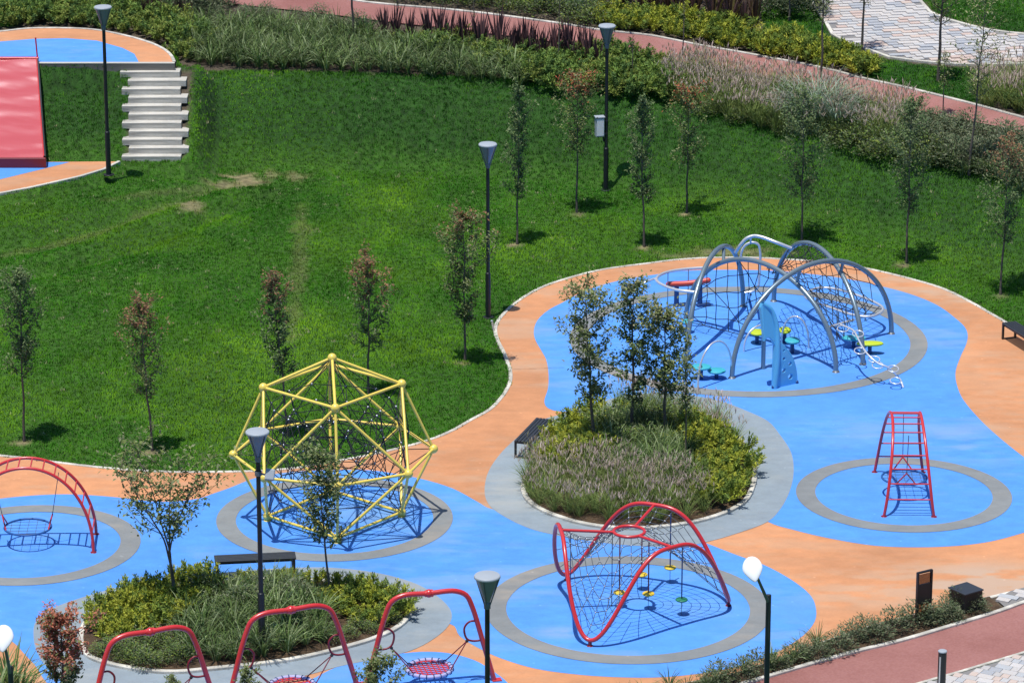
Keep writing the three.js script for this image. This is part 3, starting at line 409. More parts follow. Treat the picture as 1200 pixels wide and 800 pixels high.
// ---------------------------------------------------------------- ladder-arch swings
function ladderArch(c, turn, label) {
  const t = thing('ladder_arch_swing', label, 'swing', c, 'red ladder-arch nest swings'); origin.delete(t);
  const span = 1.48, hgt = 1.94, half = u => mix(0.57, 0.335, Math.sin(u * Math.PI) ** 0.8), at = (u, s) => V(-Math.cos(u * Math.PI) * span, Math.sin(u * Math.PI) ** 0.92 * hgt, s * half(u));
  for (const s of [-1, 1]) obj('rail', tube([...Array(25).keys()].map(k => at(k / 24, s)), 0.036, 60, false, 10), M.red, t);
  const n = 17; for (let k = 1; k < n; k++) { const u = k / n; obj('rung', bar(at(u, -1), at(u, 1), 0.017, 0.017, 8), M.red, t); }
  for (const s of [-1, 1]) for (const u of [0, 1]) { const q = at(u, s); obj('foot', lathe([[0.07, 0], [0.07, 0.015], [0, 0.015]], 12).translate(q.x, 0, q.z), M.darkRed, t); }
  const seat = obj('nest_seat', new THREE.TorusGeometry(0.52, 0.024, 10, 48).rotateX(Math.PI / 2).translate(0, 0.42, 0), std(lin(0.02, 0.1, 0.3), { roughness: 0.5 }), t), net = [];
  for (let k = -2; k <= 2; k++) { const o = k * 0.19, l = Math.sqrt(0.52 ** 2 - o * o); net.push(bar(V(o, 0.4, -l), V(o, 0.4, l), 0.005, 0.005, 5), bar(V(-l, 0.4, o), V(l, 0.4, o), 0.005, 0.005, 5)); }
  obj('seat_net', net, M.ropeGrey, seat);
  for (const s of [-1, 1]) { const k = at(0.5 + s * 0.165, 0), j = V(s * 0.56, 0.72, 0); obj('hanger', bar(k, j, 0.009, 0.009, 6), M.ropeGrey, t); obj('sling', [-1, 1].map(z => bar(j, V(s * 0.47, 0.43, z * 0.22), 0.017, 0.017, 6)), M.red, t); }
  t.rotation.y = turn; return t;
}
ladderArch(C.hoop, 0.05, 'red ladder-arch nest swing standing side-on near the lawn'); ladderArch(C.ladder, Math.PI / 2 - 0.02, 'red ladder-arch nest swing standing alone in its grey ring');
// ---------------------------------------------------------------- row of red arch swings
{
  const F = [P(97, 866), P(260, 838), P(424, 812), P(582, 797)], t = thing('arch_swing_row', 'row of red tube arches with hanging nest swings', 'swing', V(F[1].x, 0, F[1].z));
  const prof = [[0, 0], [0.085, 0.42], [0.17, 0.82], [0.215, 0.945], [0.30, 1.0], [0.5, 1.0], [0.70, 1.0], [0.785, 0.945], [0.83, 0.82], [0.915, 0.42], [1, 0]], HT = 2.04;
  for (let k = 0; k < 3; k++) {
    const a = F[k], b = F[k + 1], dir = V().subVectors(b, a), u = dir.clone().normalize(), L = dir.length(), at = (f, h) => a.clone().addScaledVector(u, 0.05 + f * (L - 0.1)).setY(h * HT);
    const arch = obj('arch', tube(prof.map(([f, h]) => at(f, h)), 0.054, 70, false, 12), M.red, t);
    obj('collar', [ball(at(0.5, 1), 0.088, 16, 10), bar(at(0.47, 1), at(0.53, 1), 0.068, 0.078, 14)], M.red, arch);
    const seatC = at(0.5, 0).setY(0.4), nrm = V(-u.z, 0, u.x);
    const seat = obj('nest_seat', new THREE.TorusGeometry(0.45, 0.042, 10, 44).rotateX(Math.PI / 2).translate(seatC.x, seatC.y, seatC.z), std(lin(0.42, 0.4, 0.62), { roughness: 0.6 }), t), net = [];
    for (let j = -4; j <= 4; j++) { const o = j * 0.095, l = Math.sqrt(0.44 ** 2 - o * o); net.push(bar(seatC.clone().addScaledVector(u, o).addScaledVector(nrm, -l), seatC.clone().addScaledVector(u, o).addScaledVector(nrm, l), 0.014, 0.014, 5), bar(seatC.clone().addScaledVector(nrm, o).addScaledVector(u, -l), seatC.clone().addScaledVector(nrm, o).addScaledVector(u, l), 0.014, 0.014, 5)); }
    obj('seat_net', net, M.red, seat); obj('lacing', [...Array(20).keys()].map(j => { const g = new THREE.TorusGeometry(0.047, 0.012, 5, 10); const an = j * Math.PI / 10 + 0.1; g.rotateY(-an + Math.PI / 2 + Math.PI / 2); g.translate(seatC.x + Math.cos(an) * 0.45, seatC.y, seatC.z + Math.sin(an) * 0.45); return g; }), M.navy, seat);
    for (const s of [0, 1]) {
      const f0 = s ? 0.87 : 0.13, f1 = s ? 0.915 : 0.085, p0 = at(f0, 0.66), p1 = at(f1, 0.45), inw = u.clone().multiplyScalar(s ? -1 : 1);
      const mid = p1.clone().addScaledVector(inw, 0.34).setY(0.42 * HT + 0.12);
      obj('hook', tube([p0, p0.clone().addScaledVector(inw, 0.16), p0.clone().addScaledVector(inw, 0.27).setY(p0.y - 0.13), mid, p1.clone().addScaledVector(inw, 0.22), p1], 0.022, 30, false, 8), M.darkRed, t);
      const knot = mid.clone().setY(mid.y - 0.05); obj('rope', [-1, 1].map(z => bar(knot, seatC.clone().addScaledVector(inw, -0.36).addScaledVector(nrm, z * 0.26), 0.012, 0.012, 6)), M.darkRed, t); obj('shackle', ball(knot, 0.035, 8, 6), M.rope, t);
    }
  }
  for (const q of F) { const j = F.indexOf(q), n = F[Math.min(3, j + 1)], p = F[Math.max(0, j - 1)], tr = Math.atan2(-(n.z - p.z), n.x - p.x); obj('foot_plate', j % 3 ? box(0.42, 0.24, 0.09, V(q.x, 0.12, q.z), tr, 0.01) : box(0.2, 0.03, 0.16, V(q.x, 0.015, q.z), tr, 0.01), M.red, t); }
}
// ---------------------------------------------------------------- slate arches climbing frame
{
  const t = thing('arch_climbing_frame', 'blue-grey frame of crossing arches with nets, loops and climbing panel', 'climber', C.arches);
  const A = { a: [P(805, 422), P(871, 359), 2.28], b: [P(804, 376), P(980, 436), 2.27], c: [P(858, 443), P(1045, 391), 2.5], d: [P(907, 353), P(1011.5, 427), 2.32] };
  const on = (k, u) => { const [p, q, h] = A[k], r = p.clone().lerp(q, u); r.y = h * Math.sqrt(Math.max(0, 4 * u * (1 - u))); return r; };
  for (const k in A) { const arch = obj('arch', tube([...Array(33).keys()].map(j => on(k, (1 - Math.cos(j / 32 * Math.PI)) / 2)), 0.065, 90, false, 12), M.slate, t); for (const u of [0, 1]) { const q = on(k, u); obj('foot_plate', lathe([[0.1, 0], [0.1, 0.012], [0.074, 0.014], [0.074, 0.05], [0, 0.05]], 14).translate(q.x, 0, q.z), M.lampGrey, arch); } }
  for (const [k, u, l, v] of [['a', 0.62, 'b', 0.25], ['c', 0.674, 'd', 0.74], ['c', 0.406, 'b', 0.733]]) obj('link', bar(on(k, u), on(l, v), 0.045, 0.045, 8), M.slate, t);
  const W = (list, r, m, name, closed = false) => obj(name, tube(list.map(([x, y, e]) => P(x, y, e)), r, list.length * 8, closed, 10), m, t);
  // rope webs between the arches
  const web = (fa, fb, n, m, diag, sag, r, seed) => { const Q = rng(seed), J = [], ropes = []; for (let i = 0; i <= n; i++) { J.push([]); for (let j = 0; j <= m; j++) { const a = fa(i / n), q2 = fb(i / n), q = a.clone().lerp(q2, j / m); q.y -= sag * Math.sin(j / m * Math.PI); if (j && j < m && i && i < n) q.add(V((Q() - 0.5) * 0.09, (Q() - 0.5) * 0.09, (Q() - 0.5) * 0.09)); J[i].push(q); } } for (let i = 0; i <= n; i++) for (let j = 0; j <= m; j++) { if (diag) { if (j < m && i < n && (i + j) % 2 === 0) ropes.push(bar(J[i][j], J[i + 1][j + 1], r, r, 5)); if (j < m && i > 0 && (i + j) % 2 === 0) ropes.push(bar(J[i][j], J[i - 1][j + 1], r, r, 5)); if (j % 3 === 0 && i < n) ropes.push(bar(J[i][j], J[i + 1][j], r, r, 5)); } else { if (j < m) ropes.push(bar(J[i][j], J[i][j + 1], r, r, 5)); if (i < n && j > 0) ropes.push(bar(J[i][j], J[i + 1][j], r, r, 5)); if (j < m && i < n && (i * 3 + j) % 4 === 0) ropes.push(bar(J[i][j], J[i + 1][j + 1], r, r, 5)); } } return ropes; };
  const g0 = P(812, 378, 0.25), g1 = P(868, 392, 0.2), g2 = P(897, 352, 0.45);
  obj('web', web(u => on('b', 0.07 + u * 0.55), u => u < 0.5 ? g0.clone().lerp(g1, u * 2) : g1.clone().lerp(g2, u * 2 - 1), 8, 5, false, 0.1, 0.0115, 1), M.rope, t);
  obj('web', web(u => on('d', 0.06 + u * 0.86), u => on('b', 0.52 + u * 0.45), 22, 12, true, 0.25, 0.0095, 2), M.rope, t);
  obj('web', web(u => on('c', 0.42 + u * 0.5), u => on('d', 0.3 + u * 0.62), 10, 6, true, 0.2, 0.0095, 3), M.rope, t);
  // net hammock in a long silver loop
  const hm = [[944, 347], [955, 338.5], [966, 337], [985, 340], [1005, 346], [1025, 354], [1035, 361], [1031, 367], [1018, 371], [1000, 369], [975, 361], [952, 353]].map(([x, y]) => P(x, y, 0.56)), hl = obj('hammock_rim', tube(hm, 0.038, 90, true, 10), M.silver, t);
  { const cv = new THREE.CatmullRomCurve3(hm, true, 'centripetal').getPoints(120), rp = [], dip = q => { const m = Math.min(...cv.map(w => Math.hypot(w.x - q.x, w.z - q.z))); return q.setY(0.56 - 0.22 * clamp(m / 0.5)); };
    for (const [sx, sz] of [[1, 1.4], [1, -1.4]]) { const n = V(sz, 0, -sx).normalize(), dr = V(sx, 0, sz).normalize(); for (let o = -5; o <= 5; o += 0.26) { const c0 = P(992, 355, 0.56).addScaledVector(n, o); let seg = null; for (let s = -4; s < 4; s += 0.1) { const q = c0.clone().addScaledVector(dr, s), i = inside(cv, q.x, q.z); if (i) { dip(q); if (seg) rp.push(bar(seg, q, 0.011, 0.011, 4)); seg = q; } else seg = null; } } }
    obj('hammock_net', rp, M.rope, hl); for (const [x, y] of [[983, 361], [1015, 355], [958, 346]]) { const q = P(x, y, 0.5); obj('post', bar(V(q.x, 0, q.z), V(q.x, 0.4, q.z), 0.022), M.slate, hl); } }
  // ring seat on the left with its orange saddle
  W([[828, 313.5, 1.0], [805, 315, 1.0], [785, 318, 1.0], [773, 322.5, 1.0], [769.5, 328, 1.0], [777, 334, 1.0], [795, 340, 1.0], [819, 342.5, 1.0]], 0.04, M.silver, 'hoop'); W([[771, 325, 1.0], [757, 330.5, 1.0], [742, 338, 0.8], [736, 350, 0.4], [735, 366, 0]], 0.03, M.silver, 'grab_rail');
  { const a = P(784, 333, 0.62), b = P(830, 328.5, 0.72), s = obj('saddle', [tube([a, a.clone().lerp(b, 0.5).setY(0.64), b], 0.08, 20, false, 12), ball(a, 0.08), ball(b, 0.08)], M.orangeRed, t); for (const f of [0.2, 0.8]) { const q = a.clone().lerp(b, f); obj('support', [box(0.4, 0.08, 0.14, V(q.x + 0.1, 0.04, q.z), 0.4, 0.03), bar(V(q.x, 0.05, q.z), V(q.x, q.y, q.z), 0.07, 0.06, 12)], M.navy, s); } for (const [x, y] of [[783, 319], [807, 315.5], [806, 341]]) { const q = P(x, y, 1.0); obj('hanger', bar(V(q.x, 0, q.z), q, 0.014, 0.014, 6), M.slate, t); } }
  // overhead slide rail and the looped pole behind
  W([[862, 296, 1.95], [868, 287, 2.2], [875, 279.5, 2.38], [883, 276.5, 2.45], [892, 277.5, 2.45], [910, 284, 2.35], [928, 291, 2.2]], 0.046, M.silver, 'overhead_rail');
  { const z0 = P(880, 345, 0.55), pr = (x, y) => { const d = ray(x, y), k = z0.z / d.z; return V(d.x * k, EYE + d.y * k, z0.z); }; obj('looped_pole', tube([pr(868, 303), pr(869.5, 294), pr(874, 287), pr(882, 284), pr(888.5, 286), pr(891, 294), pr(891, 310), pr(890, 325), pr(888.5, 336), pr(883, 341), pr(873, 343)], 0.034, 80, false, 10), M.silver, t); const f = P(878, 350, 0); obj('post', bar(V(f.x, 0, f.z), V(z0.x, 0.55, z0.z), 0.034), M.slate, t); obj('link', bar(pr(880, 284), P(880, 278, 2.4), 0.03), M.slate, t); }
  // low white hoops
  const hoop = (x0, y0, x1, y1, h, name = 'hoop') => { const p = P(x0, y0), q = P(x1, y1); obj(name, tube([...Array(17).keys()].map(j => { const f = j / 16, r = p.clone().lerp(q, (1 - Math.cos(f * Math.PI)) / 2); r.y = h * Math.sin(f * Math.PI) ** 0.8; return r; }), 0.026, 40, false, 8), M.silver, t); };
  hoop(818, 456.5, 858, 443, 1.12); hoop(872, 412, 908, 404, 0.62); hoop(916, 404, 948, 408, 0.82);
  // grey post and curved climbing panel with finger holes
  { const q = P(894.5, 432), r = on('c', 0.2); obj('post', bar(V(q.x, 0, q.z), V(q.x, 1.55, q.z), 0.058, 0.058, 12), M.slate, t); for (const y of [0.95, 1.35]) obj('bracket', box(0.16, 0.1, 0.14, V(q.x + 0.07, y, q.z)), M.slate, t); }
  { const b0 = P(907, 455), b1 = P(934, 449), w = V().subVectors(b1, b0).setY(0).normalize(), back = V(-w.z, 0, w.x); if (back.z > 0) back.negate(); const wid = b0.distanceTo(b1), nu = 10, nv = 26;
    // panel outline bows backwards as it rises and narrows to a tip leaning over to the left
    const rimPts = [[0, 0], [0.05, 0.37], [0.1, 0.75], [0.125, 1.07], [0.145, 1.4], [0.13, 1.68], [0.04, 1.99], [-0.2, 2.18]];
    const sh = new THREE.Shape(); sh.moveTo(0, 0); sh.lineTo(wid, 0); sh.bezierCurveTo(wid * 1.0, 0.35, wid * 0.9, 0.72, 0.42, 0.95); sh.bezierCurveTo(0.32, 1.1, 0.24, 1.18, 0.16, 1.16); sh.lineTo(0.16, 1.5); sh.bezierCurveTo(0.17, 1.85, 0.02, 2.1, -0.2, 2.18); sh.lineTo(-0.24, 2.1); sh.lineTo(-0.24, 1.28); sh.bezierCurveTo(-0.16, 1.42, -0.02, 1.36, 0.08, 1.1); sh.lineTo(0, 0);
    for (const [x, y, r] of [[0.70, 0.22, 0.085], [0.42, 0.42, 0.07], [0.70, 0.56, 0.065], [0.44, 0.72, 0.055], [0.46, 0.93, 0.04]]) { const h = new THREE.Path(); h.absellipse(x * wid, y, r, r * 0.95, 0, Math.PI * 2, true); sh.holes.push(h); }
    const g = new THREE.ExtrudeGeometry(sh, { depth: 0.07, bevelEnabled: true, bevelThickness: 0.018, bevelSize: 0.018, bevelSegments: 2, curveSegments: 16 }), pa = g.attributes.position;
    for (let i = 0; i < pa.count; i++) { const x = pa.getX(i), y = pa.getY(i), z = pa.getZ(i), q = b0.clone().addScaledVector(w, x).addScaledVector(back, 0.0 + 0.28 * clamp(y / 2) ** 2 - z + 0.07); pa.setXYZ(i, q.x, Math.max(0, y), q.z); }
    g.computeVertexNormals(); const panel = obj('climbing_panel', g, M.panel, t);
    const rimL = rimPts.map(([x, y]) => b0.clone().addScaledVector(w, x + 0.02).addScaledVector(back, 0.28 * (y / 2) ** 2 - 0.01).setY(y)); obj('panel_rim', tube(rimL, 0.07, 50, false, 10), M.panel, panel); obj('panel_foot', [ball(b0.clone().setY(0.03), 0.06), ball(b1.clone().setY(0.03), 0.05)], M.navy, panel); }
  // curly climbing pole
  W([[967, 384.5, 1.05], [1001, 374.5, 1.05]], 0.03, M.silver, 'crossbar');
  { const q0 = P(985, 380, 1.05), q1 = P(1058, 452, 0), dz = [[985, 380, 1.05], [1000, 387, 1.0], [1006, 397, 0.93], [1012, 408, 0.8], [1020, 418, 0.68], [1030, 426, 0.55], [1040, 430, 0.48], [1050, 438, 0.3], [1056, 446, 0.12], [1059, 454, 0]]; const pole = W(dz, 0.026, M.silver, 'curly_pole');
    for (const [x, y, e, s] of [[988, 385, 1.0, -1], [1006, 391, 0.95, 1], [1008, 411, 0.76, -1], [1025, 421, 0.6, 1], [1029, 428, 0.5, -1], [1047, 432, 0.42, 1], [1050, 446, 0.2, -1]]) { const c = P(x, y, e); obj('rung_loop', new THREE.TorusGeometry(0.14, 0.015, 6, 24).rotateX(Math.PI / 2 + 0.3).translate(c.x, c.y, c.z), M.silver, pole); } }
  // stepping pods
  for (const [x, y, m, rx, rz, e] of [[887.5, 389.5, M.lime, 0.2, 0.24, 0.3], [920, 387, M.lime, 0.17, 0.24, 0.34], [929, 399, M.teal, 0.2, 0.24, 0.34], [822, 430, M.teal, 0.26, 0.22, 0.32], [840, 434.5, M.teal, 0.24, 0.22, 0.2], [806, 377, M.teal, 0.16, 0.16, 0.3], [1001, 396, M.teal, 0.32, 0.2, 0.26], [1020, 402.5, M.lime, 0.36, 0.17, 0.28]]) { const q = P(x, y, e), g = lathe([[0, -0.03], [0.9, -0.03], [1, 0], [0.9, 0.035], [0, 0.045]].map(([a, b]) => [a, b]), 20); g.scale(rx, 1, rz); g.translate(q.x, q.y, q.z); const s = obj('stepping_pod', g, m, t); obj('stem', bar(V(q.x, 0, q.z), q, 0.05, 0.05, 10), M.navy, s); }
}
// ---------------------------------------------------------------- benches
function bench(a, b, wdir, label) {                                     // a, b: middle of the two ends on the ground
  const c = a.clone().lerp(b, 0.5), t = thing('bench', label, 'bench', V(c.x, Math.min(a.y, b.y), c.z)), u = V(b.x - a.x, 0, b.z - a.z), L = u.length(); u.normalize(); const s = V(-u.z, 0, u.x).multiplyScalar(wdir), turn = Math.atan2(-u.z, u.x), W2 = 0.2, y0 = c.y;
  const at = (x, y, z) => c.clone().addScaledVector(u, x).addScaledVector(s, z).setY(y0 + y);
  for (let k = 0; k < 5; k++) obj('slat', box(L + 0.02, 0.035, 0.066, at(0, 0.43, -W2 + 0.035 + k * 0.0825), turn, 0.006), M.slat, t);
  for (const e of [-1, 1]) { const x = e * (L / 2 - 0.04); obj('leg_frame', [-1, 1].map(z => box(0.06, 0.41, 0.045, at(x, 0.205, z * (W2 - 0.02)), turn)).concat([box(0.058, 0.04, 0.35, at(x, 0.39, 0), turn), box(0.058, 0.025, 0.35, at(x, 0.0125, 0), turn)]), M.black, t); }
  obj('rail', [-1, 1].map(z => box(L - 0.16, 0.05, 0.03, at(0, 0.385, z * (W2 - 0.05)), turn)), M.black, t);
}
M.slat = std(lin(0.03, 0.036, 0.045), { roughness: 0.45 });
bench(P(612, 537.5), P(637.5, 510.5), 1, 'black slatted bench beside the large planted island'); bench(P(252, 676.5), P(346, 672), 1, 'black bench behind the oval bed, near the yellow climber'); bench(P(1182, 396), P(1222, 421), 1, 'black bench on the orange border beside the lawn');
// ---------------------------------------------------------------- slide on the bank
{
  const r0 = P(42.8, 69.5, E_UP + 0.12), r1 = P(51.3, 184, E_LOW + 0.3), wL = 2.9, t = thing('embankment_slide', 'wide glossy red slide down the bank beside the stairs', 'slide', V(r1.x, E_LOW, r1.z));
  const nu = 20, nv = 90, p = [], id = [], u = []; const yAt = f => { const q = mix(r0.y, r1.y, f); return q - 0.1 * Math.sin(f * Math.PI); };
  for (let j = 0; j <= nv; j++) for (let i = 0; i <= nu; i++) { const f = j / nv, x = mix(r0.x, r1.x, f) - (i / nu) * wL, z = mix(r0.z, r1.z, f); p.push(x, yAt(f) + 0.09 * (fbm(x * 0.9, f * 10, 3, 88) - 0.5) + 0.014 * Math.sin(f * 38 + 2.5 * vnoise(x * 1.2, f * 6, 4)), z); u.push(x, z); }
  for (let j = 0; j < nv; j++) for (let i = 0; i < nu; i++) { const a = j * (nu + 1) + i; id.push(a, a + 1, a + nu + 1, a + 1, a + nu + 2, a + nu + 1); }
  const g = new THREE.BufferGeometry(); g.setAttribute('position', new THREE.Float32BufferAttribute(p, 3)); g.setAttribute('uv', new THREE.Float32BufferAttribute(u, 2)); g.setIndex(id); g.computeVertexNormals();
  obj('sliding_surface', g, new THREE.MeshPhysicalMaterial({ color: lin(0.5, 0.06, 0.075), roughness: 0.42, clearcoat: 0.9, clearcoatRoughness: 0.3, side: THREE.DoubleSide }), t);
  const edge = s => [...Array(12).keys()].map(j => { const f = j / 11; return V(mix(r0.x, r1.x, f) - s * wL, yAt(f) + 0.02, mix(r0.z, r1.z, f)); });
  const sideG = s => { const e = edge(s), gs = []; for (let j = 0; j < 11; j++) { const a = e[j], b = e[j + 1], len = a.distanceTo(b), gg = new THREE.BoxGeometry(0.05, 0.34, len + 0.01); gg.applyQuaternion(new THREE.Quaternion().setFromUnitVectors(V(0, 0, 1), b.clone().sub(a).normalize())); gg.translate((a.x + b.x) / 2 + (s ? -0.03 : 0.03), (a.y + b.y) / 2 - 0.13, (a.z + b.z) / 2); gs.push(gg); } return gs; };
  for (const s of [0, 1]) obj('side_panel', sideG(s), M.black, t); obj('edge_trim', tube(edge(0), 0.028, 40), M.red, t);
  obj('top_beam', box(wL + 0.1, 0.1, 0.14, V(r0.x - wL / 2, r0.y + 0.01, r0.z - 0.05), 0, 0.02), M.red, t);
  obj('end_lip', box(wL + 0.12, 0.3, 0.12, V(r1.x - wL / 2, r1.y - 0.15, r1.z + 0.06), 0, 0.02), M.darkRed, t);
  const q = P(43.5, 74, E_UP); obj('guard_post', [bar(V(q.x - 0.01, E_UP, q.z - 0.14), V(q.x - 0.05, E_UP + 0.76, q.z - 0.14), 0.024)], M.red, t); obj('guard_post', bar(V(q.x - wL - 0.1, E_UP, q.z - 0.14), V(q.x - wL - 0.05, E_UP + 0.76, q.z - 0.14), 0.024), M.red, t);
}
// ---------------------------------------------------------------- sign, box, bollard
{
  const a = P(1074, 731), b = P(1090, 727), t = thing('information_sign', 'narrow black totem sign standing in the dark shrub row', 'sign', a.clone().lerp(b, 0.5)), turn = Math.atan2(-(b.z - a.z), b.x - a.x), c = a.clone().lerp(b, 0.5), L = a.distanceTo(b);
  for (const q of [a, b]) obj('post', box(0.035, 1.14, 0.06, V(q.x, 0.57, q.z), turn), M.black, t);
  obj('board', box(L - 0.036, 0.44, 0.04, V(c.x, 0.66, c.z), turn), M.black, t); obj('frame_top', box(L + 0.034, 0.03, 0.062, V(c.x, 1.155, c.z), turn), M.black, t);
  const pane = new THREE.MeshPhysicalMaterial({ color: lin(0.42, 0.36, 0.31), roughness: 0.08, transmission: 1, thickness: 0 });
  obj('pane', box(L - 0.036, 0.22, 0.012, V(c.x, 1.0, c.z), turn), pane, t); obj('pane', box(L - 0.036, 0.4, 0.012, V(c.x, 0.24, c.z), turn), pane, t);
  const q = P(1131.5, 714), bx = thing('utility_box', 'black metal utility box behind the dark shrub row', 'utility box', q); obj('cabinet', box(0.5, 0.46, 0.5, V(q.x, 0.23, q.z), 0.62, 0.01), M.black, bx); obj('lid', box(0.54, 0.03, 0.54, V(q.x, 0.476, q.z), 0.62, 0.008), std(lin(0.035, 0.042, 0.052), { roughness: 0.4 }), bx);
  const d = P(1103, 818), bo = thing('bollard', 'dark cylindrical bollard at the edge of the pavers', 'bollard', d); obj('post', lathe([[0.1, 0], [0.1, 0.02], [0.085, 0.025], [0.085, 0.96], [0, 0.96]], 24).translate(d.x, 0.05, d.z), std(lin(0.02, 0.024, 0.027), { roughness: 0.45 }), bo); obj('cap', lathe([[0.083, 1.01], [0.091, 1.013], [0.091, 1.035], [0.075, 1.047], [0, 1.047]], 24).translate(d.x, 0, d.z), M.lampTop, bo); obj('light_slot', box(0.03, 0.62, 0.02, V(d.x - 0.048, 0.62, d.z + 0.068), -0.6), M.clip, bo);
}
{ // small concrete stub beside the lamp at the bend
  const q = G(579, 388), s = thing('drain_stub', 'small pale pipe stub beside the lamp at the bend', 'pipe', q); obj('pipe', [bar(V(q.x, q.y, q.z), V(q.x - 0.06, q.y + 0.26, q.z - 0.05), 0.03)], M.kerb, s); obj('cap', ball(V(q.x - 0.06, q.y + 0.26, q.z - 0.05), 0.036), M.lampTop, s);
}
// ---------------------------------------------------------------- lawn
{
  const R = rng(3), variants = [0, 1, 2].map(v => { const m = new MB(), w = lin(1, 1, 1); for (let k = 0; k < 9; k++) { const a = R() * 6.28, r = Math.sqrt(R()) * 0.075, az = R() * 6.28, l = 0.045 + R() * 0.05, ln = 0.1 + R() * 0.7, b = V(Math.cos(a) * r, -0.008, Math.sin(a) * r), o = V(Math.cos(az), 0, Math.sin(az)), s = V(-o.z, 0, o.x).multiplyScalar(0.0075 + R() * 0.004); m.tri(b.clone().add(s), b.clone().sub(s), b.clone().addScaledVector(o, Math.sin(ln) * l).add(V(0, Math.cos(ln) * l, 0)), w); } return m.geo(); });
  const spots = [[], [], []];
  const cell = 0.097; const mtx = new THREE.Matrix4(), q = new THREE.Quaternion(), s = V(), pos = V(), e = new THREE.Euler();
  for (let z = -77; z > -138; z -= cell) { const lim = -z * 0.152; for (let x = -lim; x < lim; x += cell) {
    const xx = x + (R() - 0.5) * cell * 1.3, zz = z + (R() - 0.5) * cell * 1.3; if (!lawnAt(xx, zz)) continue;
    const dr = dryness(xx, zz); if (dr > 0.35 && R() < dr * 1.25) continue;
    spots[R() * 3 | 0].push([xx, zz, dr, R(), R(), R()]);
  } }
  const mat = new THREE.MeshPhysicalMaterial({ vertexColors: true, roughness: 0.9, specularIntensity: 0.15, side: THREE.DoubleSide }), col = new THREE.Color();
  spots.forEach((list, v) => {
    const im = new THREE.InstancedMesh(variants[v], mat, list.length); im.name = numbered('lawn_grass'); tag(im, 'mown green lawn grass on the slope and bank', 'grass', null, 'stuff');
    list.forEach(([x, z, dr, r1, r2, r3], i) => {
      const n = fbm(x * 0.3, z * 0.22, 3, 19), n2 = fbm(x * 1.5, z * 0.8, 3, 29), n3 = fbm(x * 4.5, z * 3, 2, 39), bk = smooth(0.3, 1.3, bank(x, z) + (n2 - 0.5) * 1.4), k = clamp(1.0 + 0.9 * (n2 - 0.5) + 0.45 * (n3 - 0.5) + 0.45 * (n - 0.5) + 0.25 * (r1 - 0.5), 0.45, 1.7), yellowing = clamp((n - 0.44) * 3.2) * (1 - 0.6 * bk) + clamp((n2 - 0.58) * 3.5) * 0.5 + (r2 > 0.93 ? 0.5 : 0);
      col.setRGB(mix(mix(0.041, 0.029, bk), 0.12, yellowing) * k, mix(mix(0.175, 0.135, bk), 0.26, yellowing) * k, mix(0.009, 0.011, yellowing) * k); if (dr > 0.1) col.lerp(lin(0.36, 0.29, 0.13), clamp(dr * 1.3) * 0.8); if (r3 > 0.994) col.setRGB(0.4, 0.38, 0.2);  // bk: darker look of the steep bank is painted into the blade colour
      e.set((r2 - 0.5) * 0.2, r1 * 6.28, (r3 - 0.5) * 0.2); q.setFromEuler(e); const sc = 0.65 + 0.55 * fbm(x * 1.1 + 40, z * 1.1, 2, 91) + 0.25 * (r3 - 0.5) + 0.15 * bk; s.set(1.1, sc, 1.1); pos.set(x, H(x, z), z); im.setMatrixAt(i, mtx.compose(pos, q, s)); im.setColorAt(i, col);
    });
    scene.add(im);
  });
}
